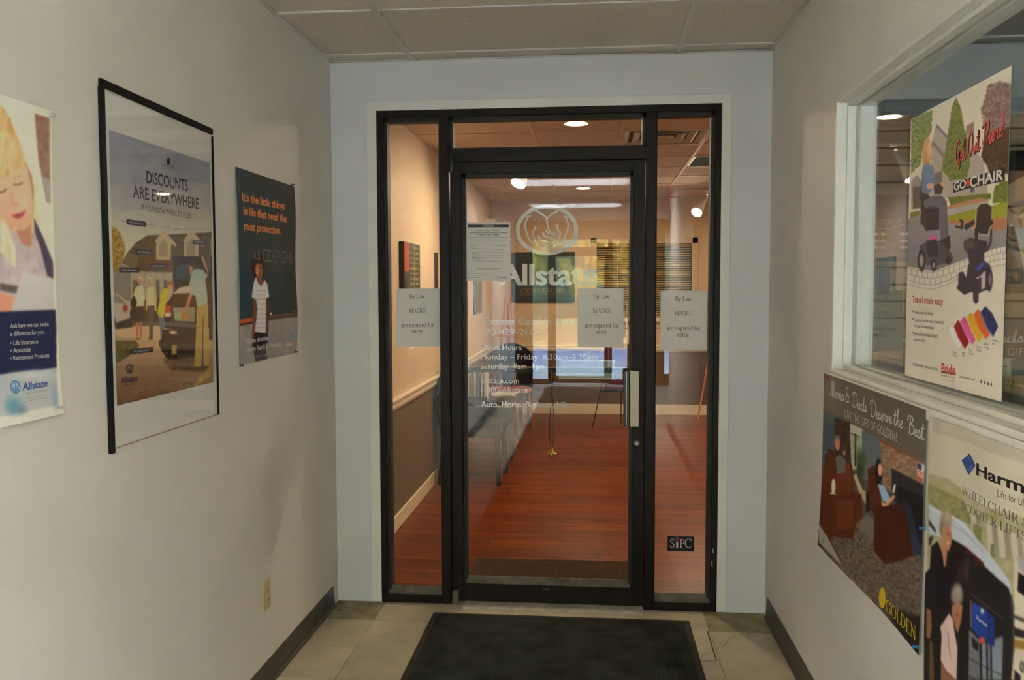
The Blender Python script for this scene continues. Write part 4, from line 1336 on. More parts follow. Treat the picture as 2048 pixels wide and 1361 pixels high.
# two people on the lawn
B.ell(342, 738, 26, 40, (214, 170, 130)).ell(342, 752, 16, 32, (178, 110, 78))
B.poly([(318, 800), (372, 800), (388, 880), (384, 1015), (300, 1015), (288, 900), (270, 900), (290, 820)], (206, 170, 136), .7)
B.ell(345, 900, 30, 90, (206, 186, 150), soft=.5)
B.ell(276, 970, 30, 52, (36, 30, 32)).ell(270, 1090, 36, 66, (44, 36, 36))
B.poly([(300, 1012), (378, 1008), (372, 1168), (298, 1184)], (50, 43, 44), .6)
B.poly([(300, 1180), (326, 1178), (322, 1340), (302, 1340)], (178, 92, 76), .6).poly([(336, 1172), (362, 1168), (356, 1340), (340, 1340)], (176, 92, 76), .6)
B.ell(440, 732, 28, 40, (212, 160, 122)).ell(436, 755, 18, 30, (190, 122, 90))
B.poly([(412, 815), (465, 795), (500, 815), (516, 900), (512, 1060), (495, 1060), (490, 1004), (418, 1006), (412, 1060), (402, 1040), (402, 880)], (212, 158, 112), .7)
B.poly([(424, 815), (480, 810), (490, 1000), (424, 1004)], (208, 184, 142), .7)
B.poly([(418, 1006), (497, 1000), (480, 1180), (474, 1345), (438, 1345), (436, 1150)], (86, 72, 60), .6)
# car with open tailgate
B.poly([(676, 505), (700, 488), (985, 490), (1012, 520), (1040, 600), (1085, 640), (1100, 1000), (1100, 1500), (600, 1500), (596, 1010), (670, 930), (690, 860)], (44, 37, 34), .6)
B.poly([(716, 610), (770, 575), (862, 565), (872, 690), (720, 725)], (64, 66, 82), .8)
B.line([(690, 520), (700, 860), (680, 1160)], 9, (92, 84, 80)).line([(720, 725), (870, 715)], 6, (100, 92, 86))
B.poly([(696, 868), (760, 812), (850, 796), (900, 815), (880, 872), (690, 892)], (174, 162, 146), .8)
B.poly([(690, 880), (900, 870), (920, 1010), (690, 1000)], (66, 42, 34), .8)
B.grad([(688, 1025), (915, 1018), (915, 1175), (700, 1165)], (140, 134, 118), (124, 122, 90), soft=.7)
B.poly([(706, 1080), (780, 1070), (770, 1150), (706, 1150)], (140, 160, 110), 1).poly([(800, 1100), (860, 1090), (850, 1150), (800, 1160)], (176, 120, 70), 1)
B.poly([(600, 1010), (664, 1000), (668, 1110), (600, 1110)], (176, 64, 48), 1).poly([(600, 1080), (664, 1075), (664, 1120), (600, 1120)], (190, 170, 150), 1)
B.poly([(596, 1170), (930, 1190), (930, 1235), (596, 1215)], (86, 78, 76), 1)
B.poly([(600, 1235), (660, 1250), (700, 1265), (740, 1285), (700, 1310), (640, 1320), (600, 1310)], (150, 118, 84), 1).ell(690, 1290, 40, 18, (206, 172, 120), soft=.4)
# child in yellow
B.ell(650, 786, 34, 36, (146, 98, 56)).ell(660, 820, 24, 40, (196, 130, 92))
B.poly([(588, 828), (625, 822), (642, 860), (640, 920), (612, 980), (588, 1135), (545, 1120), (518, 1086), (540, 985), (552, 900)], (196, 166, 42), .6)
B.poly([(620, 900), (660, 880), (668, 910), (612, 985)], (200, 140, 100), .7)
B.poly([(528, 1106), (592, 1136), (596, 1345), (556, 1345), (548, 1200)], (92, 98, 108), .6)
# man at the tailgate
B.ell(892, 575, 36, 48, (72, 54, 40)).poly([(858, 580), (892, 600), (890, 660), (868, 690), (856, 640)], (176, 120, 86), .7)
B.poly([(1026, 690), (1048, 660), (1010, 580), (980, 510), (985, 486), (1008, 490), (1030, 570), (1056, 640), (1050, 690), (1032, 730)], (182, 124, 86), .6)
B.poly([(900, 622), (960, 615), (1005, 632), (1042, 690), (1022, 735), (1040, 840), (1050, 980), (970, 1040), (932, 1000), (922, 900), (890, 890), (862, 890), (852, 800), (872, 700)], (154, 166, 156), .6)
B.poly([(850, 890), (890, 890), (850, 1010), (810, 1080), (790, 1122), (764, 1116), (775, 1075), (810, 1050), (830, 970)], (186, 112, 78), .6)
B.poly([(930, 1025), (1055, 985), (1056, 1500), (1000, 1500), (1004, 1160), (992, 1500), (930, 1500)], (162, 138, 84), .6)
B.line([(1002, 1120), (1000, 1500)], 10, (92, 72, 42))
B.crop(215, 660, 5.444)
B.grad([(20, 110), (1150, 110), (1150, 850), (20, 850)], (164, 136, 104), (92, 66, 48))
B.poly([(20, 60), (310, 90), (348, 160), (20, 160)], (150, 128, 104), 1)
B.nz([(20, 118), (300, 118), (348, 172), (300, 232), (200, 310), (20, 412)], (70, 64, 34), (94, 84, 48), 5)
B.poly([(598, 0), (965, 0), (960, 300), (800, 320), (640, 310), (600, 240), (560, 165), (596, 80)], (40, 34, 32), .8)
B.poly([(630, 220), (700, 200), (780, 330), (660, 322)], (24, 20, 20), 1)
B.poly([(700, 168), (756, 166), (750, 262), (696, 276)], (142, 116, 80), 1).ell(715, 30, 40, 18, (214, 180, 140), soft=.4)
B.poly([(556, 130), (590, 90), (612, 240), (590, 240)], (36, 34, 38), .8)
B.poly([(302, 95), (362, 88), (360, 106), (302, 112)], (120, 66, 52), .8).poly([(446, 90), (496, 86), (494, 104), (446, 110)], (84, 58, 44), .8)
B.poly([(618, 312), (960, 300), (1110, 400), (1110, 470), (700, 440), (620, 360)], (84, 60, 46), 3, .7)
B.grad([(966, -20), (1032, -20), (1022, 392), (980, 402), (946, 390)], (164, 140, 88), (150, 128, 74), soft=.6)
B.grad([(1040, -20), (1106, -20), (1102, 385), (1075, 395), (1050, 385)], (166, 142, 90), (156, 132, 78), soft=.6)
B.line([(1036, 0), (1036, 380)], 10, (64, 48, 30))
B.poly([(936, 612), (1010, 500), (1125, 392), (1125, 500), (1010, 590), (980, 625)], (158, 128, 68), 2, .8)
B.blur(1)
oB = B.make('street_print', M['print_gloss'])
oB.parent = fB; oB.matrix_parent_inverse = Matrix.Identity(4); oB.matrix_basis = Matrix.Translation(-woff(fB)) @ sB.mw()
PM[oB.name] = sB.mw()
cB = (200, 160, 4.002)
DK = (0.028, 0.032, 0.085)
write(sB, oB, 'DISCOUNTS', (372, 825), (703, 892), 98, DK, bold=1, crop=cB)
write(sB, oB, 'ARE EVERYWHERE', (262, 940), (792, 1034), 98, DK, bold=1, crop=cB)
write(sB, oB, 'IF YOU KNOW WHERE TO LOOK.', (332, 1044), (735, 1112), 48, (0.035, 0.038, 0.06), crop=cB)
write(sB, oB, 'OUR STAND', (492, 692), (596, 708), 24, (0.06, 0.07, 0.10), crop=cB)
emblem(sB, oB, 200+547/4.002, 160+652/4.002, 3.2, 4.6, ink((0.04, 0.045, 0.07)), 0.006, 0.003)
inkstroke(sB, oB, [[(490, 706), (600, 716)]], 0.0008, ink((0.15, 0.16, 0.2)), crop=cB, smooth=False)
cB3 = (215, 420, 5.235); cB4 = (215, 660, 5.444)
tagm = ink((0.030, 0.036, 0.095))
for x0, y0, x1, y1, sk, t, cc in ((198, 96, 403, 152, .14, 'Multi-Auto discount', cB3), (286, 410, 478, 464, .07, 'Good Student discount', cB3), (118, 602, 336, 656, .01, 'Home & Auto discount', cB3), (446, 562, 628, 616, -.02, 'Safe Driver discount', cB3), (890, 312, 1036, 358, .09, 'New Auto discount', cB3), (244, 212, 496, 268, -.10, 'Safety Equipment discounts', cB4)):
    inkpoly(sB, oB, [rounded(x0, y0, x1, y1, 12, sk)], tagm, 'caption_tag', crop=cc)
    w_ = x1-x0
    write(sB, oB, t, (x0+0.15*w_, y1-18+sk*0.15*w_), (x1-0.15*w_, y1-18+sk*0.85*w_), 20, (0.55, 0.55, 0.55), bold=1, crop=cc, n=0.0006)
inkstroke(sB, oB, [[(403, 152), (745, 200)], [(108, 200), (108, 116), (198, 126)], [(110, 660), (112, 890)], [(340, 656), (470, 700)]], 0.0009, ink((0.14, 0.14, 0.15)), crop=cB3, smooth=False)
write(sB, oB, 'Allstate', (142, 584), (326, 556), 66, (0.020, 0.022, 0.060), bold=2, shear=.1, crop=cB4)
emblem(sB, oB, 215+240/5.444, 660+425/5.444, 36/5.444, 44/5.444, ink((0.045, 0.045, 0.075)), 0.004, 0.002)
inkstroke(sB, oB, [[(172, 606), (300, 586)]], 0.002, ink((0.09, 0.075, 0.07)), crop=cB4, smooth=False)
dashes(sB, oB, [(148, 1080, 692, 505), (148, 908, 716, 552), (148, 330, 748, 712)], ink((0.34, 0.28, 0.22)), cB4, 6)

# ---- child at the blackboard
sC = side_sheet('l', -1.138, -0.549, 1.260, 1.954, XL+0.004, lambda u, v: 0.006*(4*(u-.5)**2)*(v*(1-v)*4)+0.004*np.sin(v*9)*u)
C_ = Paint(sC, 130, 330, (44, 44, 47), 2.2)
C_.crop(460, 330, 6.48)
C_.grad([(30, 0), (860, 0), (860, 3000), (30, 3000)], (30, 52, 62), (50, 48, 48), True)
C_.nz([(30, 0), (860, 0), (860, 1400), (30, 1400)], (40, 44, 48), (66, 60, 56), 34, al=.5)
C_.poly([(30, 300), (120, 300), (160, 2200), (30, 2200)], (22, 58, 74), 6, .6)
C_.poly([(60, 60), (130, 330), (110, 360), (60, 150)], (90, 90, 88), 3, .5)
C_.crop(460, 520, 6.187)
C_.nz([(90, 812), (280, 786), (475, 750), (830, 700), (830, 1400), (90, 1400)], (112, 107, 108), (128, 122, 120), 16)
C_.poly([(90, 748), (272, 714), (272, 772), (90, 806)], (146, 68, 36), .6).poly([(90, 800), (272, 768), (272, 788), (90, 818)], (32, 28, 28), .8)
C_.poly([(470, 694), (830, 646), (830, 704), (470, 752)], (76, 56, 46), .6).line([(470, 700), (830, 652)], 8, (98, 82, 74))
C_.ell(503, 668, 9, 18, (176, 170, 160)).ell(778, 632, 5, 10, (160, 152, 146))
C_.ell(350, 10, 78, 92, (42, 24, 18)).poly([(272, 20), (430, 20), (425, 180), (405, 230), (300, 235), (270, 160)], (44, 26, 20), 1.2)
C_.poly([(318, 70), (350, 40), (400, 55), (414, 130), (405, 215), (385, 252), (350, 246), (326, 190), (312, 130)], (112, 66, 42), .8)
C_.poly([(322, 72), (352, 60), (360, 150), (345, 225), (325, 180), (314, 125)], (158, 104, 70), 1)
C_.line([(330, 98), (350, 95)], 6, (60, 34, 24)).line([(372, 98), (396, 98)], 6, (50, 28, 20)).line([(345, 192), (385, 196)], 7, (84, 40, 32))
C_.poly([(340, 235), (408, 240), (402, 300), (382, 335), (350, 290)], (104, 62, 42), .8)
C_.grad([(322, 212), (290, 282), (262, 462), (316, 492), (334, 600), (304, 890), (436, 908), (446, 478), (486, 456), (466, 302), (430, 248), (408, 292), (386, 330), (346, 286)], (182, 178, 178), (160, 156, 164), soft=.7)
for y, c in ((375, (132, 84, 96)), (435, (120, 116, 130)), (490, (136, 92, 100)), (550, (126, 122, 136)), (612, (130, 80, 90)), (670, (118, 114, 130)), (730, (128, 84, 94)), (790, (120, 116, 130)), (842, (132, 88, 96))):
    C_.line([(322, y), (450, y-6+(20 if y < 400 else 0))], 7, c, .8)
C_.line([(384, 330), (386, 480)], 6, (205, 200, 198), .8)
C_.poly([(280, 486), (320, 494), (322, 640), (306, 800), (300, 960), (266, 985), (262, 940), (278, 760)], (100, 58, 38), .8)
C_.poly([(446, 482), (480, 470), (482, 660), (470, 800), (468, 946), (440, 925)], (72, 44, 36), .8)
C_.poly([(303, 896), (438, 908), (468, 940), (452, 1080), (438, 1110), (285, 1115), (268, 1060)], (34, 31, 34), .8)
C_.poly([(285, 1112), (436, 1092), (470, 1250), (320, 1290)], (62, 60, 64), .8).line([(300, 1195), (455, 1170)], 10, (86, 84, 88))
C_.blur(1)
pC = poster(C_, 'blackboard_poster', 'dark poster of a child standing at a blackboard under orange text', M['print_gloss'])
cC1 = (460, 330, 6.48); cC2 = (460, 520, 6.187)
OR = (0.80, 0.20, 0.030)
write(sC, pC, "It's the little things", (146, 462), (697, 582), 108, OR, bold=2, crop=cC1)
write(sC, pC, 'in life that need the', (163, 640), (720, 745), 108, OR, bold=2, crop=cC1)
write(sC, pC, 'most protection.', (168, 840), (652, 898), 108, OR, bold=2, crop=cC1)
write(sC, pC, 'A B', (300, 1225), (392, 1240), 130, (0.16, 0.15, 0.15), crop=cC1)
write(sC, pC, 'CDEFGHI', (428, 1262), (800, 1284), 178, (0.13, 0.125, 0.12), crop=cC1)
write(sC, pC, 'Ask me about the', (188, 1040), (470, 990), 62, (0.60, 0.58, 0.56), bold=1.5, crop=cC2)
write(sC, pC, 'Allstate Auto/Life Discount.', (184, 1142), (622, 1064), 62, (0.60, 0.58, 0.56), bold=1.5, crop=cC2)
write(sC, pC, 'Allstate', (678, 1072), (772, 1058), 52, (0.60, 0.58, 0.56), bold=2, crop=cC2)
emblem(sC, pC, 460+733/6.187, 520+935/6.187, 3.1, 6.4, ink((0.18, 0.40, 0.60)), 0.006, 0.003)
dashes(sC, pC, [(690, 775, 1092, 1078), (690, 775, 1112, 1098), (300, 500, 1208, 1172)], ink((0.32, 0.30, 0.30)), cC2, 7)

# ---- power-chair poster stuck on the shop window
sG = side_sheet('r', -1.598, -2.172, 1.283, 1.984, GX-0.0045)
G = Paint(sG, 190, 520, (190, 181, 166), 1.6)
G.crop(1700, 180, 3.582)
G.poly([(400, -200), (1180, -200), (1180, 1130), (1000, 1160), (850, 1215), (700, 1275), (600, 1312), (400, 1270)], (196, 186, 172), .5)
G.poly([(440, 640), (480, 610), (520, 660), (600, 330), (622, 245), (700, 340), (760, 400), (860, 250), (886, 230), (888, 420), (960, 520), (990, 760), (440, 800)], (158, 146, 138), .8)
G.poly([(600, 330), (622, 245), (720, 350), (712, 372), (624, 272)], (112, 104, 116), .8).poly([(560, 480), (592, 360), (690, 480), (680, 500), (600, 400)], (116, 108, 116), .8)
G.poly([(832, 260), (886, 228), (886, 330), (840, 320)], (132, 104, 96), 1)
G.poly([(440, 660), (486, 612), (520, 670), (520, 850), (440, 860)], (138, 126, 118), 1).poly([(450, 700), (500, 690), (500, 840), (455, 850)], (92, 78, 66), 1)
G.poly([(600, 600), (660, 580), (660, 700), (610, 720)], (110, 96, 90), 1).poly([(860, 700), (892, 690), (892, 730), (862, 736)], (70, 84, 104), .8)
G.nz([(436, 215), (500, 170), (590, 148), (584, 300), (560, 340), (520, 420), (505, 540), (470, 570), (436, 600)], (60, 78, 34), (150, 156, 96), 3, soft=2)
G.nz([(758, 45), (800, 150), (810, 230), (850, 380), (860, 540), (830, 640), (720, 650), (655, 570), (690, 400), (710, 240), (735, 110)], (66, 80, 30), (132, 134, 70), 3, soft=2, seed=2)
G.nz([(940, 150), (990, -40), (1080, -60), (1180, -40), (1180, 420), (1080, 480), (980, 380)], (84, 58, 58), (166, 146, 138), 3, soft=3, seed=5)
G.nz([(960, 330), (1180, 250), (1180, 600), (1000, 600), (940, 480)], (48, 34, 22), (104, 76, 48), 3.2, soft=3, seed=6)
G.nz([(1040, 690), (1090, 650), (1180, 660), (1180, 820), (1020, 810)], (64, 76, 26), (130, 132, 60), 3, soft=2, seed=7)
G.nz([(700, 770), (1010, 740), (1010, 780), (720, 830)], (70, 80, 30), (120, 118, 52), 3)
G.poly([(700, 830), (940, 770), (1000, 790), (700, 860)], (160, 112, 78), .8)
G.poly([(700, 855), (1000, 790), (960, 860), (700, 910)], (146, 140, 138), .8)
G.poly([(700, 905), (830, 870), (1180, 790), (1180, 930), (700, 945)], (134, 136, 38), .8)
G.poly([(430, 880), (500, 862), (500, 900), (430, 918)], (118, 116, 48), .8).poly([(430, 916), (500, 898), (520, 912), (430, 930)], (160, 108, 74), .8)
G.poly([(700, 940), (1180, 912), (1180, 1005), (960, 1000), (700, 966)], (158, 104, 78), .8)
G.grad([(400, 930), (500, 900), (700, 950), (900, 1000), (1180, 1000), (1180, 1105), (1000, 1148), (850, 1205), (700, 1262), (600, 1300), (400, 1262)], (136, 130, 130), (116, 110, 112))
# drawn brick border
PUR = (112, 100, 116)
c1 = [(425, 1272), (500, 1298), (600, 1308), (700, 1275), (800, 1235), (850, 1212)]
for d_ in (0, 46, 92, 120):
    G.line([(x, y+d_*(0.9 if x > 700 else 1)) for x, y in c1], 3, PUR)
for i in range(11):
    x = 440+i*38; y = np.interp(x, [p[0] for p in c1], [p[1] for p in c1])
    G.line([(x, y), (x+2, y+46)], 3, PUR); G.line([(x+18, y+46), (x+22, y+92)], 3, PUR)
c2 = [(960, 1158), (1050, 1130), (1180, 1108)]
for d_ in (0, 44, 90, 130):
    G.line([(x, y+d_) for x, y in c2], 3, PUR)
for i in range(6):
    x = 985+i*32; y = np.interp(x, [p[0] for p in c2], [p[1] for p in c2])
    G.line([(x, y), (x+1, y+44)], 3, PUR); G.line([(x+15, y+44), (x+16, y+90)], 3, PUR)
# rider
G.poly([(512, 640), (540, 700), (560, 750), (600, 800), (642, 850), (640, 1000), (545, 1012), (525, 970), (505, 960), (505, 800), (497, 770)], (58, 48, 48), .7)
G.grad([(530, 520), (560, 505), (598, 550), (612, 650), (600, 700), (560, 750), (516, 735), (512, 600)], (104, 122, 148), (88, 106, 136), soft=.7)
G.poly([(520, 800), (600, 756), (660, 760), (695, 800), (706, 1040), (650, 1090), (640, 960), (600, 860), (540, 850)], (92, 88, 98), .7)
G.ell(555, 430, 32, 88, (190, 138, 90)).ell(536, 490, 18, 50, (182, 128, 80)).ell(570, 425, 17, 46, (212, 160, 128)).ell(578, 520, 12, 20, (205, 150, 118))
G.ell(575, 690, 26, 22, (206, 148, 120)).ell(655, 690, 24, 26, (204, 146, 118)).poly([(600, 690), (640, 670), (670, 700), (650, 750), (605, 745)], (60, 50, 52), .8)
G.ell(590, 850, 44, 22, (78, 66, 66)).poly([(540, 850), (640, 850), (636, 1000), (545, 1006)], (54, 42, 40), .7)
G.poly([(645, 1080), (715, 1040), (720, 1130), (690, 1190), (640, 1150)], (58, 50, 52), .8)
G.poly([(500, 1115), (540, 1095), (640, 1080), (720, 1160), (742, 1200), (735, 1235), (600, 1262), (498, 1245)], (76, 70, 74), .8)
G.poly([(540, 1100), (575, 1048), (600, 1035), (628, 1058), (620, 1090), (560, 1085)], (198, 80, 124), .7).poly([(545, 1080), (620, 1070), (632, 1200), (560, 1195)], (48, 44, 50), .7)
G.ell(513, 1222, 28, 80, (46, 40, 44)).ell(512, 1222, 14, 44, (150, 144, 144), soft=.3).ell(601, 1256, 22, 46, (46, 40, 44)).ell(601, 1256, 9, 20, (140, 134, 134)).ell(706, 1222, 20, 30, (48, 42, 46))
# empty chair
G.poly([(905, 850), (930, 815), (980, 808), (1020, 835), (1014, 960), (990, 1040), (925, 1035), (898, 1000)], (196, 176, 140), 2.5)
G.poly([(910, 852), (932, 820), (980, 812), (1016, 838), (1010, 960), (985, 1036), (926, 1030), (900, 1000)], (58, 48, 48), .7)
G.poly([(820, 968), (890, 928), (896, 960), (835, 1006), (815, 990)], (56, 46, 46), .7).poly([(930, 975), (1020, 926), (1028, 960), (950, 1010)], (52, 42, 42), .7)
G.line([(760, 980), (800, 990), (805, 940), (790, 935)], 16, (54, 46, 50)).line([(1012, 1000), (1008, 1090), (985, 1150), (930, 1170)], 14, (54, 44, 44)).line([(905, 1000), (905, 1070)], 24, (50, 42, 44))
G.poly([(816, 1088), (862, 1060), (985, 1085), (985, 1140), (935, 1180), (930, 1240), (852, 1240), (846, 1180), (818, 1140)], (60, 50, 50), .7).ell(860, 1110, 40, 40, (82, 70, 70), soft=.6)
G.crop(1730, 500, 3.78)
G.poly([(768, -10), (905, -10), (900, 80), (945, 115), (965, 200), (945, 300), (900, 310), (860, 330), (858, 392), (836, 410), (818, 390), (816, 320), (790, 322), (752, 342), (692, 292), (704, 260), (708, 172), (740, 165), (766, 210), (782, 110), (800, 80)], (58, 50, 56), .6)
G.poly([(828, 150), (880, 96), (916, 100), (860, 160)], (52, 70, 138), .8).ell(940, 225, 26, 88, (44, 38, 44)).ell(945, 225, 12, 46, (110, 102, 106), soft=.4).poly([(880, 180), (912, 160), (908, 290), (880, 300)], (166, 158, 156), 1).line([(845, 215), (882, 200)], 8, (200, 196, 190))
for (pts, c, hl) in (([(628, 600), (660, 552), (700, 640), (735, 720), (712, 758), (668, 680)], (206, 202, 192), (226, 222, 214)),
                 ([(674, 580), (704, 530), (745, 590), (786, 700), (756, 748), (705, 660)], (118, 20, 30), (196, 40, 46)),
                 ([(720, 545), (750, 500), (785, 560), (836, 680), (810, 716), (762, 640)], (188, 78, 128), (220, 120, 160)),
                 ([(768, 512), (800, 474), (838, 530), (890, 660), (856, 698), (806, 610)], (214, 148, 40), (232, 182, 80)),
                 ([(820, 488), (855, 446), (892, 505), (946, 640), (914, 676), (862, 600)], (204, 88, 40), (226, 124, 70)),
                 ([(874, 472), (910, 426), (962, 480), (1006, 580), (970, 658), (920, 590)], (40, 42, 84), (74, 112, 176))):
    G.poly(pts, c, .5)
    G.line([pts[0], pts[5], pts[4]], 9, hl, .8)
    if c[0] > 200 and c[2] > 180: G.line(pts+[pts[0]], 2.5, (120, 116, 110))
G.blur(1)
pG = poster(G, 'power_chair_poster', 'white poster of a woman riding a powered chair, stuck on the shop window', M['print'])
cG = (1700, 180, 3.582); cG3 = (1730, 500, 3.78); cG1 = (1640, 0, 3.402)
RED = (0.62, 0.075, 0.06)
write(sG, pG, 'Get Out There!', (925, 1122), (1262, 918), 150, (0.03, 0.01, 0.01), face='script', crop=cG1, w=.13, n=0.0004)
write(sG, pG, 'Get Out There!', (922, 1118), (1259, 914), 150, (0.80, 0.13, 0.12), face='script', crop=cG1, w=.085, n=0.0008)
inkpoly(sG, pG, [[(738, 668), (846, 634), (1108, 556), (1112, 652), (850, 706), (742, 738)]], ink((0.025, 0.02, 0.02)), crop=cG)
write(sG, pG, 'GO', (746, 722), (834, 700), 58, (0.82, 0.78, 0.72), bold=2, crop=cG, n=0.0010)
write(sG, pG, 'CHAIR', (860, 698), (1102, 642), 72, (0.82, 0.78, 0.72), bold=2, crop=cG, n=0.0010)
inkpoly(sG, pG, [[(847+13*math.cos(a), 665+32*math.sin(a)) for a in np.linspace(0, 6.1, 14)]], ink((0.72, 0.06, 0.04)), crop=cG, n=0.0009)
write(sG, pG, 'Travel made easy', (358, 398), (590, 418), 52, RED, bold=1, crop=cG3)
GREY = (0.075, 0.065, 0.06)
for t, a, b in (('Independence on the go', (376, 482), (514, 492)), ('One hand, feather-touch disassembly', (376, 542), (598, 560)), ('for ease of transportation', (374, 584), (522, 602)), ("Bold colors and sleek design fit", (372, 644), (555, 666)), ("anyone's style", (370, 686), (452, 696))):
    write(sG, pG, t, a, b, 24, GREY, crop=cG3)
inkpoly(sG, pG, [[(362+4*math.cos(q), y+8*math.sin(q)) for q in np.linspace(0, 5.6, 8)] for y in (464, 523, 626)], ink(RED), crop=cG3)
for t, a, b in (('Pearl', (668, 782), (692, 788)), ('White', (668, 804), (694, 812)), ('Ruby', (736, 786), (760, 790)), ('Red', (736, 806), (754, 810)), ('Rose', (786, 764), (812, 770)), ('Quartz', (786, 790), (820, 796)), ('Citrine', (842, 738), (878, 746)), ('Yellow', (842, 764), (878, 772)), ('Amber', (898, 716), (936, 724)), ('Orange', (898, 742), (938, 752)), ('Sapphire', (964, 688), (1016, 700)), ('Blue', (964, 716), (988, 722))):
    write(sG, pG, t, a, b, 17, GREY, crop=cG3)
write(sG, pG, 'Pride', (578, 932), (686, 948), 76, RED, bold=2, crop=cG3)
inkpoly(sG, pG, [[(578, 916), (688, 932), (688, 944), (578, 928)]], ink((0.05, 0.03, 0.03)), crop=cG3, n=0.0003)
write(sG, pG, 'Mobility Products Corp.', (578, 956), (682, 976), 14, GREY, crop=cG3)
write(sG, pG, 'Live Your Best', (590, 984), (678, 1000), 12, RED, crop=cG3)
write(sG, pG, 'US: 800-800-8586 - CDN: 888-570-1113', (358, 872), (552, 914), 17, GREY, crop=cG3)
write(sG, pG, 'pridemobility.com', (718, 966), (830, 992), 18, GREY, crop=cG3)
inkpoly(sG, pG, [[(x-6, y-16), (x+6, y-14), (x+6, y+8), (x-6, y+6)] for x, y in ((880, 1002), (907, 1008), (932, 1018), (956, 1024))], ink((0.12, 0.09, 0.09)), crop=cG3)

# ---- recliner poster below the window, and its twin inside the shop
sMo = side_sheet('r', -1.005, -1.935, 0.628, 1.232, XR-0.008, lambda u, v: 0.012*(1-v)**4*(1-u)**3+0.004*np.sin(u*7)*(1-v))
def moms(P, map_=None):
    P.crop(1620, 720, 3.78)
    P.poly([(-100, 0), (1100, 0), (1100, 2400), (-100, 2400)], (72, 66, 60))
    P.poly([(60, 372), (128, 386), (306, 470), (302, 860), (60, 800)], (66, 74, 80), .7)
    P.nz([(190, 440), (308, 480), (304, 800), (190, 740)], (40, 30, 26), (80, 56, 44), 6, sy=14)
    P.poly([(302, 482), (404, 524), (382, 830), (318, 832)], (156, 154, 138), .7).nz([(312, 560), (384, 585), (374, 780), (318, 760)], (96, 110, 70), (160, 164, 140), 5)
    P.line([(345, 560), (342, 800)], 10, (40, 38, 36)).line([(310, 555), (380, 585)], 6, (50, 48, 46))
    P.poly([(392, 528), (560, 620), (548, 940), (392, 900)], (84, 88, 92), .8)
    P.nz([(528, 606), (895, 790), (886, 960), (618, 820), (612, 1010), (545, 960)], (84, 62, 50), (156, 126, 100), 6, sy=3)
    P.poly([(530, 600), (895, 780), (895, 800), (530, 625)], (110, 66, 48), .8)
    P.poly([(612, 822), (886, 958), (880, 1500), (680, 1500), (640, 1100), (612, 1000)], (44, 39, 40), .8).poly([(640, 950), (860, 1040), (860, 1400), (700, 1300)], (28, 25, 27), 1.5)
    P.poly([(806, 776), (882, 800), (876, 935), (812, 868)], (186, 176, 160), .6).poly([(808, 780), (846, 792), (842, 842), (810, 820)], (44, 50, 92), .6)
    for k in range(4): P.line([(814, 838+k*22), (876, 878+k*18)], 7, (168, 50, 46))
    P.ell(380, 800, 28, 110, (46, 52, 38), soft=.5).ell(400, 760, 30, 40, (66, 74, 50), soft=.6)
    # left recliner with sitter
    P.poly([(118, 712), (150, 670), (190, 690), (212, 800), (250, 860), (300, 780), (322, 790), (332, 980), (392, 1090), (400, 1180), (340, 1420), (60, 1420), (80, 1180), (100, 900)], (80, 38, 22), .7)
    P.grad([(200, 850), (300, 780), (325, 960), (330, 1300), (200, 1250)], (104, 54, 34), (62, 28, 16), soft=1.5)
    P.ell(208, 610, 26, 40, (100, 92, 86)).ell(212, 640, 20, 44, (162, 108, 84)).poly([(196, 740), (230, 720), (275, 760), (268, 860), (210, 860)], (88, 90, 80), .8).ell(262, 705, 9, 20, (150, 104, 82))
    P.ell(184, 960, 16, 60, (186, 176, 158)).line([(165, 1010), (204, 1020)], 12, (180, 170, 154))
    P.poly([(330, 880), (350, 860), (395, 980), (432, 1010), (420, 1100), (370, 1000)], (150, 134, 106), .8)
    P.poly([(420, 1010), (460, 960), (470, 1120), (420, 1160)], (26, 22, 22), .8)
    # right recliner with reader
    P.poly([(432, 830), (480, 796), (505, 860), (512, 960), (545, 1130), (690, 1088), (720, 1200), (760, 1500), (470, 1500), (492, 1200), (446, 1120)], (70, 34, 20), .7)
    P.grad([(500, 1150), (690, 1092), (740, 1480), (480, 1480)], (86, 42, 26), (48, 22, 14), soft=1.5)
    P.ell(515, 850, 28, 100, (30, 22, 20)).ell(526, 832, 17, 48, (186, 130, 100)).poly([(508, 940), (552, 950), (600, 1040), (590, 1080), (545, 1070)], (122, 150, 178), .7)
    P.poly([(535, 1070), (560, 1090), (628, 1020), (640, 1036), (570, 1120), (540, 1110)], (190, 124, 90), .7).poly([(618, 1000), (634, 942), (646, 946), (632, 1010)], (196, 190, 182), .6)
    P.poly([(690, 1060), (760, 1100), (860, 1500), (740, 1500)], (38, 46, 66), 2, .7)
    # carpet
    P.crop(1620, 1000, 3.771)
    P.nz([(170, 250), (330, 200), (480, 330), (700, 420), (900, 420), (900, 1300), (600, 1000), (200, 480)], (52, 44, 36), (118, 104, 90), 4, soft=4, seed=9)
    P.poly([(340, 195), (420, 110), (490, 160), (480, 330)], (110, 104, 96), 3, .7)
    P.poly([(480, 60), (690, 30), (740, 160), (775, 420), (690, 460), (560, 490), (475, 390)], (58, 27, 16), .8).poly([(90, -40), (390, -40), (345, 190), (330, 300), (170, 275), (80, 150)], (74, 34, 19), .8).poly([(200, 0), (330, 0), (325, 200), (230, 240)], (96, 48, 28), 3, .7)
    P.poly([(80, 180), (150, 280), (200, 380), (260, 500), (90, 320)], (136, 134, 130), 1)
    P.poly([(560, 800), (900, 900), (900, 1300), (640, 980)], (30, 25, 23), 5, .9)
    P.crop(1620, 720, 3.78)
    P.grad([(60, 60), (1000, 60), (1000, 850), (890, 792), (530, 604), (306, 472), (128, 386), (60, 360)], (92, 84, 74), (80, 73, 64), True)
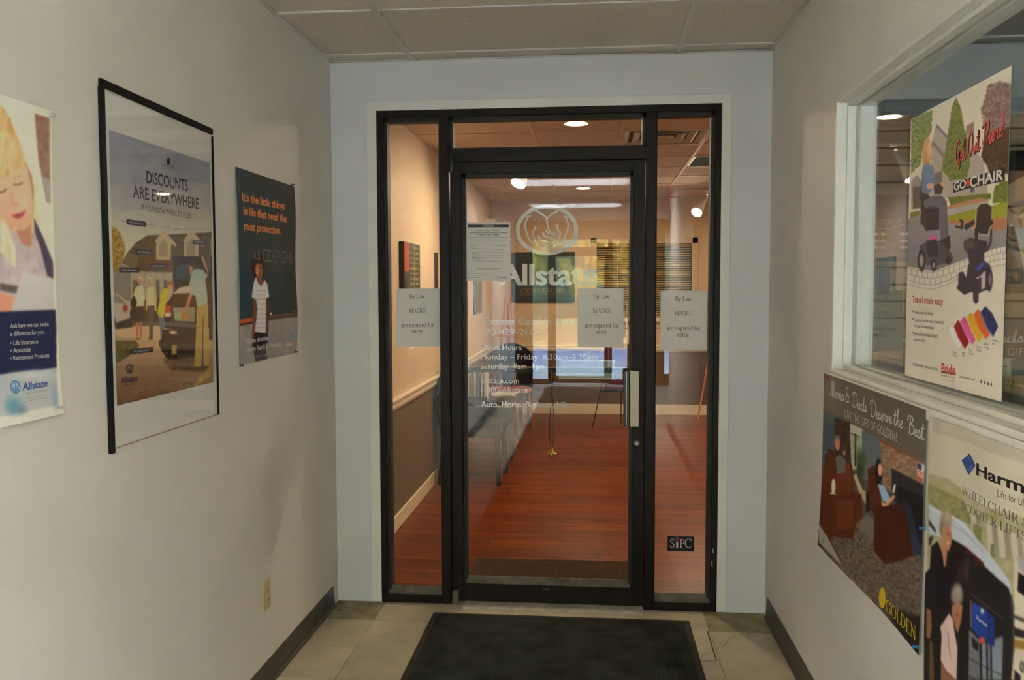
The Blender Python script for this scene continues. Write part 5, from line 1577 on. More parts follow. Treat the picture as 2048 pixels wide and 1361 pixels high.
    P.ell(150, 230, 60, 180, (120, 112, 100), soft=.9, al=.5)
Mo = Paint(sMo, 190, 330, (80, 74, 66), 1.9)
moms(Mo)
cM = (1620, 720, 3.78); cM2 = (1620, 1000, 3.771)
def moms_text(sh, par):
    W1 = (0.60, 0.58, 0.53)
    write(sh, par, 'Moms &', (150, 268), (298, 330), 110, W1, face='script', crop=cM, w=.085)
    write(sh, par, 'Dads', (318, 352), (432, 400), 110, W1, face='script', crop=cM, w=.085)
    write(sh, par, 'Deserve the', (452, 424), (706, 522), 120, W1, face='script', crop=cM, w=.08)
    write(sh, par, 'Best.', (732, 548), (872, 612), 130, W1, face='script', crop=cM, w=.085)
    write(sh, par, 'GIVE THE GIFT OF GOLDEN!', (262, 436), (654, 622), 62, (0.50, 0.48, 0.44), crop=cM)
    YE_ = (0.70, 0.50, 0.015)
    write(sh, par, 'GOLDEN', (564, 838), (806, 1068), 96, YE_, face='roman', crop=cM2)
    inkpoly(sh, par, [[(536+25*math.cos(a), 740+80*math.sin(a)) for a in np.linspace(0, 6.1, 18)]], ink(YE_), 'emblem_disc', crop=cM2)
Mo.blur(1)
pMo = poster(Mo, 'recliner_poster', 'dark grey poster of couple in brown recliners, pinned below the shop window', M['print_gloss'])
moms_text(sMo, pMo)

# ---- lift poster at the right edge
sH = side_sheet('r', -1.962, -2.572, 0.300, 1.222, XR-0.008, lambda u, v: 0.003*np.sin(u*14)*v**2+0.002)
H = Paint(sH, 200, 420, (168, 161, 143), 1.75)
H.crop(1620, 720, 3.78)
H.poly([(940, 410), (1800, 720), (1800, 850), (940, 540)], (154, 147, 132), 1.0)
H.nz([(900, 860), (1050, 900), (1300, 1100), (1800, 1250), (1800, 2600), (880, 2600)], (150, 144, 122), (126, 122, 78), 12, soft=1.9)
H.nz([(900, 930), (1150, 1060), (1250, 1260), (1050, 1180), (900, 1080)], (92, 92, 50), (140, 136, 96), 6, soft=1.9)
for x in (1215, 1345, 1430, 1520, 1600):
    H.poly([(x, 1160+(x-1215)*.45), (x+42, 1180+(x-1215)*.45), (x+60, 1500), (x+18, 1500)], (164, 156, 140), 1.5)
    H.poly([(x+48, 1170+(x-1215)*.45), (x+84, 1190+(x-1215)*.45), (x+100, 1500), (x+66, 1500)], (122, 112, 108), 2, .8)
H.crop(1860, 1000, 3.771)
H.nz([(330, 180), (400, 220), (400, 340), (340, 290)], (88, 90, 52), (120, 118, 80), 4, soft=3)
H.nz([(470, 330), (505, 340), (500, 450), (470, 440)], (84, 98, 44), (110, 110, 70), 4, soft=2)
H.poly([(640, 430), (760, 500), (760, 1600), (640, 1600)], (172, 164, 146), 1).poly([(668, 545), (760, 610), (760, 760), (662, 690)], (18, 16, 18), .8).poly([(655, 430), (760, 480), (760, 600), (670, 520)], (140, 138, 142), 1.5)
H.poly([(640, 870), (760, 920), (760, 945), (640, 895)], (40, 38, 38), .8).poly([(636, 960), (760, 1010), (760, 1060), (640, 1030)], (38, 32, 30), 1).poly([(640, 1050), (760, 1080), (760, 1140), (640, 1120)], (128, 96, 44), 1)
H.poly([(0, 30), (100, 90), (260, 170), (330, 260), (450, 390), (600, 600), (625, 720), (600, 700), (400, 510), (265, 360), (150, 300), (0, 260)], (160, 166, 178), .8)
H.line([(0, 60), (180, 130), (300, 240)], 10, (188, 190, 196)).line([(180, 205), (260, 240), (420, 400)], 6, (120, 126, 140))
H.poly([(0, 150), (60, 230), (55, 250), (0, 190)], (30, 30, 36), 1).poly([(0, 290), (40, 270), (20, 330), (0, 345)], (30, 30, 36), 1)
H.grad([(160, 290), (265, 352), (420, 500), (600, 665), (638, 790), (642, 1600), (-40, 1600), (-40, 560), (60, 480)], (20, 17, 19), (34, 29, 30), soft=.8)
H.poly([(262, 352), (420, 478), (410, 510), (262, 400)], (62, 22, 20), 1.5).poly([(220, 480), (300, 430), (290, 640), (210, 620)], (44, 30, 28), 2).poly([(272, 440), (300, 450), (296, 620), (268, 610)], (46, 50, 34), 1.5)
H.line([(300, 700), (470, 830), (560, 900)], 14, (58, 54, 58)).line([(620, 720), (636, 900), (632, 1361)], 18, (70, 70, 74), .7)
# standing woman
H.poly([(0, 620), (20, 350), (70, 315), (110, 420), (130, 500), (160, 640), (150, 860), (60, 920), (0, 820)], (20, 18, 26), .8)
H.poly([(80, 320), (140, 380), (128, 500), (116, 510), (104, 420)], (148, 100, 78), 1)
H.ell(130, 160, 40, 88, (132, 116, 96), soft=.3).ell(102, 220, 20, 60, (116, 100, 82), soft=.3).ell(140, 130, 18, 40, (156, 140, 118), soft=.6, al=.7).poly([(108, 210), (150, 190), (172, 260), (168, 330), (148, 392), (120, 360), (104, 290)], (156, 106, 80), .9)
H.line([(135, 330), (160, 322)], 8, (206, 190, 176)).line([(140, 262), (160, 258)], 6, (70, 46, 38))
H.poly([(-20, 820), (16, 830), (22, 960), (8, 1050), (-20, 1040)], (128, 82, 64), .8).poly([(20, 660), (66, 680), (60, 900), (16, 860)], (26, 26, 34), 1)
H.poly([(0, 1060), (30, 1080), (40, 1361), (0, 1361)], (84, 66, 40), 1.5)
# seated person
H.poly([(150, 860), (176, 900), (192, 1010), (212, 1120), (205, 1420), (130, 1380), (88, 1210), (96, 1030), (86, 960)], (182, 158, 154), .8)
H.line([(140, 1000), (160, 1200)], 8, (150, 124, 122)).poly([(90, 1210), (130, 1290), (205, 1361), (205, 1500), (90, 1500)], (118, 78, 58), 1)
H.ell(208, 720, 44, 80, (122, 112, 102), soft=.3).ell(215, 690, 22, 40, (146, 136, 126), soft=.6, al=.7).poly([(172, 800), (215, 770), (248, 800), (240, 910), (214, 1010), (186, 940), (168, 860)], (140, 94, 70), .9).line([(196, 868), (222, 872)], 7, (76, 48, 38))
# lift mechanism
H.poly([(300, 980), (380, 1060), (390, 1361), (296, 1361)], (92, 94, 98), 1).poly([(320, 1030), (372, 1080), (376, 1150), (326, 1110)], (24, 22, 24), 1).poly([(400, 1090), (560, 1030), (552, 1361), (404, 1361)], (106, 112, 122), 1)
for x in (392, 440, 470): H.line([(x, 1050), (x+4, 1400)], 14, (34, 32, 36))
H.line([(300, 1200), (560, 1330)], 8, (48, 48, 54)).line([(296, 1330), (400, 1390)], 10, (40, 40, 44))
H.grad([(328, 770), (440, 838), (504, 900), (496, 1110), (384, 1052), (312, 960), (308, 860)], (34, 62, 142), (20, 44, 110), soft=.7).poly([(440, 838), (504, 900), (496, 1110), (452, 1090)], (20, 40, 90), 1, .7)
H.ell(405, 840, 14, 20, (176, 174, 168)).ell(402, 1062, 26, 26, (178, 62, 40), soft=.4).line([(312, 760), (312, 960)], 8, (150, 132, 40), .7).poly([(640, 1140), (700, 1160), (700, 1361), (620, 1361)], (170, 160, 144), 1).ell(700, 1262, 18, 40, (36, 34, 34)).ell(700, 1262, 9, 24, (150, 140, 124)).poly([(640, 1280), (690, 1330), (690, 1400), (640, 1400)], (30, 26, 28), 1)
H.blur(2)
pH = poster(H, 'lift_poster', 'white poster of a woman at an open car boot, cut off at the right', M['print'])
BK = (0.018, 0.016, 0.022)
write(sH, pH, 'Harmar', (1262, 868), (1790, 1082), 88, BK, bold=2, crop=cM)
inkpoly(sH, pH, [[(1145, 762), (1206, 708), (1256, 800), (1200, 872)]], ink((0.035, 0.075, 0.26)), 'logo_diamond', crop=cM)
inkpoly(sH, pH, [[(1160, 766), (1202, 728), (1242, 798), (1204, 846)]], ink((0.10, 0.17, 0.42)), 'logo_diamond_face', crop=cM, n=0.0007)
inkstroke(sH, pH, [[(1176, 760), (1216, 838)], [(1208, 736), (1236, 800)], [(1194, 798), (1222, 774)]], 0.004, ink((0.035, 0.075, 0.26)), crop=cM, smooth=False, n=0.0009)
write(sH, pH, 'Lifts for Life', (1436, 1036), (1640, 1120), 56, (0.13, 0.11, 0.11), crop=cM)
write(sH, pH, 'WHEELCHAIR &', (1148, 1012), (1660, 1290), 62, (0.19, 0.15, 0.14), face='roman', crop=cM)
write(sH, pH, 'SCOOTER LIFTS', (1142, 1130), (1640, 1380), 62, (0.19, 0.15, 0.14), face='roman', crop=cM)
write(sH, pH, 'Harmar', (362, 905), (450, 968), 34, (0.55, 0.55, 0.56), bold=2, crop=(1860, 1000, 3.771))
# ================================================================== SMALL THINGS OF THE VESTIBULE
# ---- power outlet
ot = empty('power_outlet', (XL, -0.930, 0.300))
tag(ot, 'ivory duplex power outlet low on the left wall', 'outlet')
MB().box((XL, -0.967, 0.300), (XL+0.006, -0.893, 0.416), 0.003).build('cover_plate', M['ivory'], ot)
for z in (0.337, 0.379):
    MB().box((XL+0.005, -0.946, z-0.016), (XL+0.009, -0.914, z+0.016), 0.004).build('socket', M['ivory'], ot)
    MB().box((XL+0.0088, -0.938, z-0.004), (XL+0.0094, -0.936, z+0.006)).box((XL+0.0088, -0.925, z-0.004), (XL+0.0094, -0.923, z+0.006)).build('slot', M['dark_slot'], ot)

# ---- runner mats
def runner(y0, y1, x0, x1, label):
    t = empty('entrance_mat', ((x0+x1)/2, (y0+y1)/2, 0))
    tag(t, label, 'mat', 'runner mats along the vestibule')
    e = MB()
    e.box((x0, y0, 0.0005), (x1, y1, 0.004), 0.0015, 1)
    e.build('rubber_border', M['mat_edge'], t)
    p = MB()
    n = 84
    xa, xb = x0+0.028, x1-0.028
    P = []
    for i in range(n):
        a = xa+(xb-xa)*i/n
        d = (xb-xa)/n
        P += [(a, 0.0062), (a+d*0.25, 0.0084), (a+d*0.6, 0.0084), (a+d*0.85, 0.0062)]
    A = [p.bm.verts.new((x, y0+0.028, z)) for x, z in P]
    Bv = [p.bm.verts.new((x, y1-0.028, z)) for x, z in P]
    for i in range(len(P)-1):
        p.bm.faces.new((A[i], A[i+1], Bv[i+1], Bv[i]))
    p.box((xa, y0+0.028, 0.004), (xb, y1-0.028, 0.0061))
    p.build('ribbed_pile', M['mat_rib'], t)
runner(-3.15, -0.128, -0.066, 1.122, 'black green ribbed runner mat in front of the office door')
runner(-6.25, -3.152, -0.066, 1.122, 'ribbed runner mat in the middle of the vestibule, under the camera')
runner(-9.35, -6.252, -0.066, 1.122, 'ribbed runner mat just inside the street entrance')

# ---- push pins
def pin(p, nrm, rgb, label, group):
    t = empty('push_pin', p)
    m = mat('pin plastic', rgb, 0.3, 0.5)
    s = nrm
    h = MB().lathe([(0, 0.0), (0.0052, 0.0), (0.0052, s*0.0012), (0.0026, s*0.003), (0.0024, s*0.0085), (0.0044, s*0.0105), (0.0042, s*0.0125), (0, s*0.0128)], (0, 0, 0), 'x', 12)
    h.build('head', m, t, local=True, smooth=True)
    MB().lathe([(0.0005, 0.0), (0.0005, -s*0.003)], (0, 0, 0), 'x', 6).build('needle', M['steel'], t, local=True)
    tag(t, label, 'push pin', group)
def pin_at(px, py, side, rgb, label, group, off=0.0045):
    x = XL+off if side == 'l' else XR-off
    p = at(px, py, 0, x)
    pin((x, p[1], p[2]), 1 if side == 'l' else -1, rgb, label, group)
BLUE = (0.02, 0.035, 0.16); SKY = (0.01, 0.22, 0.42)
gC = 'pins of the blackboard poster'
pin_at(473, 340, 'l', BLUE, 'dark blue pin in the upper left corner of the blackboard poster', gC, 0.011)
pin_at(583, 370, 'l', BLUE, 'dark blue pin in the upper right corner of the blackboard poster', gC)
pin_at(480, 731, 'l', (0.02, 0.06, 0.20), 'blue pin in the lower left corner of the blackboard poster', gC, 0.008)
pin_at(590, 704, 'l', (0.02, 0.05, 0.18), 'blue pin in the lower right corner of the blackboard poster', gC)
pin_at(100, 231, 'l', (0.55, 0.56, 0.58), 'clear pin in the upper right corner of the reading girl poster', 'pins of the reading girl poster', 0.009)
pin_at(113, 815, 'l', (0.55, 0.56, 0.58), 'clear pin in the lower right corner of the reading girl poster', 'pins of the reading girl poster', 0.010)
gM = 'pins of the recliner poster'
pin_at(1656, 755, 'r', (0.35, 0.02, 0.12), 'magenta pin in the upper left corner of the recliner poster', gM, 0.010)
pin_at(1655, 905, 'r', SKY, 'blue pin in the left edge of the recliner poster', gM, 0.010)
pin_at(1647, 1080, 'r', (0.35, 0.42, 0.02), 'yellow green pin in the lower left corner of the recliner poster', gM, 0.019)
pin_at(1850, 1057, 'r', SKY, 'blue pin in the right edge of the recliner poster', gM, 0.010)
pin_at(1836, 1295, 'r', SKY, 'blue pin in the lower right corner of the recliner poster', gM, 0.010)

# ---- vinyl lettering on the door glass (inner face)
sV = front_sheet(0.0, 0.92, 0.0, 2.1, GY+0.0042)
VM = M['vinyl']
def vin(t, a, b, cap, bold=0, shear=0.0):
    o = put(letters(sV, t, a, b, cap, VM, leaf_1, bold=bold, n=0.0, shear=shear, name='vinyl_lettering'), sV, leaf_1)
    return o
vin('Allstate', (998, 570), (1195, 570), 42, 2, 0.0)
vin('Thomas Cassidy Agency', (962, 649.5), (1172, 650), 14, 1.4)
vin('570-429-2602', (961, 671), (1080, 671), 13.5)
vin('Office Hours', (962, 700), (1043, 700.5), 11, 1.2)
vin('Monday – Friday  8:30am–5:30pm', (962, 719), (1195, 720), 11)
vin('Saturday  9am–1pm', (962, 738), (1090, 738.5), 11)
vin('allstate.com', (962, 767), (1038, 767.5), 11.5, .5)
vin('1-800-Allstate', (962, 785.5), (1055, 786), 11.5, .5)
vin('Auto, Home, Business, Life', (962, 814.5), (1136, 815.5), 11.5, 1.2)
emblem(sV, leaf_1, 1020+503/6.805, 400+411/6.805, 398/6.805, 318/6.805, VM, 0.0185, 0.0085, n=0.0)

# ---- paper notices on the glass
def sheet_on_glass(name, x0, x1, z0, z1, y, curl=0.0, drop=0.0, tilt=0.0):
    sh = Sheet((x0, y, z0), (math.cos(tilt), 0, math.sin(tilt)), (0, -1, 0), x1-x0, z1-z0,
               lambda u, v: 0.0006+curl*((1-u)**3*(1-v)**1.5)+drop*np.sin(u*5)*(1-v))
    sh.V = np.array((-math.sin(tilt), 0, math.cos(tilt)))
    uu, vv = np.meshgrid(np.linspace(0, sh.W, 18), np.linspace(0, sh.H, 22))
    L = sh.loc(uu, vv).reshape(-1, 3)
    idx = np.arange(uu.size).reshape(22, 18)
    q = np.stack([idx[:-1, :-1], idx[:-1, 1:], idx[1:, 1:], idx[1:, :-1]], -1).reshape(-1, 4)
    me = bpy.data.meshes.new(name)
    me.from_pydata(L.tolist(), [], q.tolist())
    me.polygons.foreach_set('use_smooth', [True]*len(q))
    me.materials.append(M['paper'])
    o = bpy.data.objects.new(name, me)
    o.matrix_world = sh.mw()
    COL.objects.link(o)
    PM[o.name] = sh.mw()
    return sh, o
ROM = (0.085, 0.08, 0.076)
def mask_notice(x0, z1, label, curl, drop, tx, y=GY-0.0036, tilt=0.0):
    sh, o = sheet_on_glass('mask_notice', x0, x0+0.2159, z1-0.2794, z1, y, curl, drop, tilt)
    tag(o, label, 'notice', 'mask notices taped to the door glass')
    for t, c, zz, wd, cp in (('By Law', 0.5, 0.232, 0.076, 0.0215), ('MASKS', 0.5, 0.164, 0.084, 0.0215), ('are required for', 0.51, 0.094, 0.158, 0.0215), ('entry.', 0.5, 0.064, 0.056, 0.0215)):
        V, Fc = penned(t, 'roman')
        V = V.copy(); V[:, 0] -= V[:, 0].min()
        V[:, 0] *= wd/V[:, 0].max(); V[:, 1] *= cp
        V[:, 0] += c*sh.W-wd/2+tx; V[:, 1] += zz
        me = bpy.data.meshes.new('lettering')
        me.from_pydata(sh.loc(V[:, 0], V[:, 1], 0.0004).tolist(), [], Fc)
        me.materials.append(ink(ROM))
        put(me, sh, o)
    return sh, o
# heights and lateral places measured on the glass plane
def gp(px, py): return at(px, py, 1, GY)
q = gp(792, 578); mask_notice(q[0]+0.001, q[2], 'mask notice with a curled lower corner on the left sidelight', 0.030, 0.003, -0.004, tilt=0.004)
q = gp(1155.5, 577.5); mask_notice(q[0], q[2], 'mask notice taped to the door glass beside the blinds', 0.0, 0.001, 0.004)
q = gp(1321, 582); mask_notice(q[0], q[2], 'mask notice taped to the right sidelight', 0.0, 0.001, -0.002, tilt=-0.002)
q = gp(931, 445)
shN, oN = sheet_on_glass('payment_notice', q[0], q[0]+0.2159, q[2]-0.2794, q[2], GY-0.0036, 0.0, 0.0008)
tag(oN, 'printed payment notice with a black header bar, upper left of the door glass', 'notice')
cN = (925, 440, 6.805)
inkpoly(shN, oN, [[(76, 66), (628, 66), (628, 102), (76, 102)]], ink((0.05, 0.05, 0.055)), 'header_bar', crop=cN)
write(shN, oN, 'ATTENTION', (280, 94), (428, 94), 20, (0.60, 0.60, 0.58), bold=2, crop=cN, n=0.0008)
for t, a, b in (('Beginning Sept. 10, 2018,', 194, 506), ('cash payments will no longer be accepted', 92, 612), ('in Allstate agency offices.', 188, 502)):
    y = {'B': 152, 'c': 181, 'i': 212}[t[0]]
    write(shN, oN, t, (a, y), (b, y), 20, (0.07, 0.07, 0.07), bold=1, crop=cN)
inkpoly(shN, oN, [[(76, 236), (620, 236), (620, 240), (76, 240)], [(76, 702), (600, 702), (600, 704), (76, 704)]], ink((0.10, 0.10, 0.10)), 'rule', crop=cN)
dashes(shN, oN, [(105, 600, 272, 272), (118, 580, 292, 292), (105, 600, 340, 350), (105, 190, 362, 362), (105, 560, 388, 405), (105, 555, 425, 425), (130, 595, 446, 448), (130, 210, 462, 462), (130, 550, 480, 482), (130, 195, 498, 498), (130, 580, 514, 518), (130, 260, 532, 532), (150, 535, 562, 566), (160, 540, 655, 655), (190, 500, 668, 668), (76, 340, 730, 730), (76, 330, 755, 755), (76, 240, 785, 785)], ink((0.20, 0.20, 0.20)), cN, 6)
inkstroke(shN, oN, [[(486+22*math.cos(a), 780+18*math.sin(a)) for a in np.linspace(0, 6.28, 14)]], 0.0012, ink((0.12, 0.12, 0.12)), 'emblem_ring', crop=cN)
write(shN, oN, 'Allstate', (518, 792), (600, 792), 14, (0.10, 0.10, 0.10), bold=2, crop=cN)
a, b = gp(972, 438), gp(991, 444)
tag(box('paper_tape', (a[0], GY-0.0034, b[2]-0.004), (b[0], GY-0.0031, a[2]), M['tape']), 'short strip of cream tape above the payment notice', 'tape')
# ---- round-cornered sticker on the right sidelight
q0, q1 = gp(1335, 1072.5), gp(1388, 1103.5)
shS = front_sheet(q0[0], q1[0], q1[2], q0[2], GY-0.0038)
st_ = MB().box((q0[0], GY-0.0036, q1[2]), (q1[0], GY-0.0032, q0[2])).build('window_sticker', ink((0.012, 0.012, 0.014), 0.4))
tag(st_, 'small black window sticker with white capitals low on the right sidelight', 'sticker')
SW = (0.55, 0.53, 0.50)
cS = (1300, 1050, 4.375)
for t, a, b, cp in (('S', 174, 214, 76), ('P', 262, 304, 72), ('C', 306, 362, 76)):
    write(shS, st_, t, (a, 200), (b, 200), cp, SW, face='roman', crop=cS, n=0.0002)
inkpoly(shS, st_, [[(228, 150), (246, 150), (246, 200), (228, 200)]], ink(SW), 'letter_stem', crop=cS, n=0.0002)
inkpoly(shS, st_, [[(238+14*math.cos(a), 134+14*math.sin(a)) for a in np.linspace(0, 6.1, 16)]], ink((0.35, 0.03, 0.03)), 'letter_dot', crop=cS, n=0.0003)
inkstroke(shS, st_, [[(238+20*math.cos(a), 130+20*math.sin(a)) for a in np.linspace(3.3, 6.1, 10)]], 0.0012, ink((0.30, 0.30, 0.30)), 'letter_arc', crop=cS, n=0.0002)
inkstroke(shS, st_, [[(172, 210), (362, 212)]], 0.0008, ink((0.25, 0.24, 0.24)), 'rule', crop=cS, n=0.0002, smooth=False)

# ---- bell hanging from the push bar
bx = 0.480; by = GY+0.062
bl = empty('door_bell', (bx, by, 0.705))
tag(bl, 'gold jingle bell hanging on a looped black cord from the push bar', 'bell')
cd = MB()
cd.tube([(bx-0.004, by, 1.150), (bx-0.012, by, 1.10), (bx+0.004, by, 1.07), (bx+0.001, by, 1.04), (bx-0.003, by, 1.00), (bx-0.009, by, 0.90), (bx-0.010, by, 0.80), (bx-0.002, by, 0.737)], 0.0019, 6)
cd.tube([(bx+0.004, by, 1.150), (bx+0.012, by, 1.10), (bx-0.003, by, 1.06), (bx+0.0005, by, 1.035), (bx+0.006, by, 0.98), (bx+0.009, by, 0.90), (bx+0.008, by, 0.80), (bx+0.002, by, 0.737)], 0.0019, 6)
cd.tube([(bx-0.006, by-0.004, 1.155), (bx-0.007, by-0.012, 1.135), (bx-0.006, by-0.010, 1.09), (bx-0.003, by-0.004, 1.065)], 0.003, 6)
cd.tube([(bx, by, 1.012), (bx, by, 1.020)], 0.005, 8)
cd.build('cord', M['cord'], bl, smooth=True)
bb = MB()
R = 0.0165
bb.lathe([(0, -R)]+[(R*math.cos(a), R*math.sin(a)) for a in np.linspace(-1.4, -0.15, 8)]+[(R*1.10, -0.0012), (R*1.10, 0.0012)]+[(R*math.cos(a), R*math.sin(a)) for a in np.linspace(0.15, 1.4, 8)]+[(0.004, R), (0.004, R+0.004), (0, R+0.005)], (bx, by, 0.7215), 'z', 24)
bb.build('bell_ball', M['brass'], bl, smooth=True)
MB().tube([(bx-0.005+0.005*math.cos(a)+0.005, by, 0.7415+0.005*math.sin(a)) for a in np.linspace(0, 6.283, 13)[:-1]], 0.0012, 6, closed=True).build('bell_loop', M['brass'], bl)
for sx in (-1, 1):
    MB().lathe([(0, 0), (0.003, 0), (0.0025, sx*0.005), (0, sx*0.006)], (bx+sx*R*1.05, by, 0.7215), 'x', 8).build('bell_stud', M['brass'], bl)

# ================================================================== RECEPTION ROOM THINGS
tmat = empty('door_mat', (0.47, 0.45, 0))
tag(tmat, 'brown carpet mat on the plank floor inside the office door', 'mat')
MB().box((0.02, 0.17, 0.0005), (0.96, 0.72, 0.006), 0.002, 1).build('mat_border', M['mat_edge'], tmat)
MB().box((0.04, 0.19, 0.005), (0.94, 0.70, 0.010), 0.002, 1).build('mat_pile', M['mat_brown'], tmat)
# recessed lamps
for n_, (i, j) in enumerate(CANS):
    cx_, cy_ = (RX[i]+RX[i+1])/2, (RY[j]+RY[j+1])/2
    t = empty('recessed_lamp', (cx_, cy_, ZC))
    MB().lathe([(0.066, 0.012), (0.066, 0.0), (0.078, -0.003), (0.080, 0.0015), (0.080, 0.003)], (0, 0, 0), 'z', 28).build('trim_ring', M['can_trim'], t, local=True, smooth=True)
    MB().lathe([(0, 0.004), (0.060, 0.004), (0.062, 0.006)], (0, 0, 0), 'z', 28).build('lens', M['can_lens'], t, local=True)
    tag(t, ['round recessed ceiling lamp seen through the transom', 'round recessed ceiling lamp near the office far wall, above the clasped-hands emblem', 'added recessed lamp in the middle of the office ceiling, out of view', 'added recessed lamp at the front right of the office ceiling, out of view', 'added recessed lamp at the rear right of the office ceiling, out of view', 'added recessed lamp at the far right of the office ceiling, out of view'][n_], 'ceiling lamp', 'recessed office lamps')
# track lamps: canopy, stem, shade, bulb
def track_lamp(base, tip, label):
    b_ = Vector(base); t_ = Vector(tip)
    t = empty('track_lamp', base)
    tag(t, label, 'lamp', 'office track lamps')
    MB().box((-0.02, -0.06, -0.022), (0.02, 0.06, 0.0), 0.004).build('track_adapter', M['white_metal'], t, local=True)
    d = (t_-b_)
    ax = d.normalized()
    elbow = Vector((0, 0, -0.07))
    MB().tube([(0, 0, -0.02), elbow], 0.008, 10).build('stem', M['white_metal'], t, local=True)
    dd = (d-elbow); ax = dd.normalized()
    L = dd.length
    pr = [(0.018, 0.0), (0.022, 0.02), (0.030, L*0.45), (0.052, L*0.8), (0.060, L), (0.056, L), (0.046, L*0.8), (0.020, L*0.4)]
    q = ax.to_track_quat('Z', 'Y').to_matrix().to_4x4()
    m_ = MB().lathe(pr, (0, 0, 0), 'z', 24)
    bmesh.ops.transform(m_.bm, matrix=Matrix.Translation(elbow) @ q, verts=m_.bm.verts[:])
    m_.build('shade', M['white_metal'], t, local=True, smooth=True)
    m_ = MB().lathe([(0, L*0.98), (0.030, L*0.965), (0.046, L*0.92), (0.044, L*0.86), (0.02, L*0.6)], (0, 0, 0), 'z', 24)
    bmesh.ops.transform(m_.bm, matrix=Matrix.Translation(elbow) @ q, verts=m_.bm.verts[:])
    m_.build('bulb', M['track_bulb'], t, local=True, smooth=True)
track_lamp((0.20, 2.62, ZC-0.004), (0.11, 2.50, 2.32), 'white track lamp with glaring bulb, above the clasped-hands emblem on the glass')
track_lamp((1.90, 5.55, ZC-0.004), (1.77, 5.36, 2.335), 'white track lamp at the right edge of the right sidelight')
tk = MB().box((-0.35, 2.60, ZC-0.016), (0.85, 2.64, ZC-0.004), 0.002, 1).build('lamp_track', M['white_metal'])
tag(tk, 'white track rail on the office ceiling nearer the door', 'lamp track')
tk = MB().box((1.55, 5.53, ZC-0.016), (3.4, 5.57, ZC-0.004), 0.002, 1).build('lamp_track', M['white_metal'])
tag(tk, 'white track rail on the office ceiling by the far wall', 'lamp track')
# square ceiling diffuser and return grille
vx0, vx1, vy0, vy1 = 0.881, 1.469, 1.961, 2.549
vt = empty('air_diffuser', ((vx0+vx1)/2, (vy0+vy1)/2, ZC))
tag(vt, 'square stepped air diffuser in the office ceiling', 'air vent')
box('throat', (vx0, vy0, ZC+0.0195), (vx1, vy1, ZC+0.0205), M['vent_dark'], vt)
for k in range(4):
    a_ = 0.075*k
    x0, x1, y0, y1 = vx0+a_, vx1-a_, vy0+a_, vy1-a_
    cone = MB()
    wd = 0.052 if k < 3 else 0.12
    z0, z1 = (ZC+0.000 if k == 0 else ZC+0.003), ZC+0.017
    o4 = [(x0, y0), (x1, y0), (x1, y1), (x0, y1)]
    i4 = [(x0+wd, y0+wd), (x1-wd, y0+wd), (x1-wd, y1-wd), (x0+wd, y1-wd)]
    A_ = [cone.bm.verts.new((x, y, z0)) for x, y in o4]; B_ = [cone.bm.verts.new((x, y, z1)) for x, y in i4]
    r_ = 0.010
    C0 = [cone.bm.verts.new((x, y, z0)) for x, y in [(x0+r_, y0+r_), (x1-r_, y0+r_), (x1-r_, y1-r_), (x0+r_, y1-r_)]]
    for e in range(4):
        cone.bm.faces.new((A_[e], A_[(e+1) % 4], C0[(e+1) % 4], C0[e]))
        cone.bm.faces.new((C0[e], C0[(e+1) % 4], B_[(e+1) % 4], B_[e]))
    cone.build('vane', M['vent'], vt)
gx0, gx1, gy0, gy1 = 1.491, 2.079, 3.181, 3.769
gt = empty('return_grille', ((gx0+gx1)/2, (gy0+gy1)/2, ZC))
tag(gt, 'dark return air grille in the office ceiling', 'air vent')
box('throat', (gx0, gy0, ZC+0.03), (gx1, gy1, ZC+0.034), M['vent_dark'], gt)
MB().box((gx0, gy0, ZC), (gx1, gy0+0.02, ZC+0.02)).box((gx0, gy1-0.02, ZC), (gx1, gy1, ZC+0.02)).box((gx0, gy0, ZC), (gx0+0.02, gy1, ZC+0.02)).box((gx1-0.02, gy0, ZC), (gx1, gy1, ZC+0.02)).build('grille_frame', M['vent'], gt)
for k in range(22):
    y = gy0+0.03+k*0.0245
    piece('grille_blade', (gx0+0.02, y, ZC+0.004), (gx1-0.02, y+0.006, ZC+0.024), M['vent_dark'], gt)

# ---- window with blinds
bw = struct(empty('window_3', ((BX0+BX1)/2, YR, BZ0)), 'window with closed gold blinds in the office far wall')
cas = MB()
cas.box((BX0-0.07, YR-0.014, BZ0-0.02), (BX0, YR, BZ1+0.07), 0.003).box((BX1, YR-0.014, BZ0-0.02), (BX1+0.07, YR, BZ1+0.07), 0.003).box((BX0-0.07, YR-0.014, BZ1), (BX1+0.07, YR, BZ1+0.07), 0.003)
cas.build('casing', M['beige'], bw)
MB().box((BX0-0.10, YR-0.05, BZ0-0.045), (BX1+0.10, YR+0.02, BZ0-0.012), 0.005).build('window_stool', M['rail'], bw)
MB().box((BX0-0.07, YR-0.012, BZ0-0.12), (BX1+0.07, YR, BZ0-0.045), 0.003).build('apron', M['beige'], bw)
box('pane', (BX0, YR+0.07, BZ0), (BX1, YR+0.076, BZ1), M['glass'], bw)
MB().box((BX0+0.004, YR+0.010, BZ1-0.03), (BX1-0.004, YR+0.040, BZ1), 0.003).build('head_rail', M['blind'], bw)
MB().box((BX0+0.006, YR+0.016, BZ0+0.002), (BX1-0.006, YR+0.036, BZ0+0.014), 0.002).build('bottom_rail', M['blind'], bw)
sl = MB()
ns = 31
for k in range(ns):
    z = BZ0+0.022+(BZ1-BZ0-0.06)*k/(ns-1)
    sl.box((BX0+0.006, YR+0.014, z-0.0006), (BX1-0.006, YR+0.037, z+0.0006), rot=Matrix.Rotation(math.radians(38), 4, 'X'))
tag(sl.build('blind_slats', M['blind'], bw), None, None, None, 'stuff')
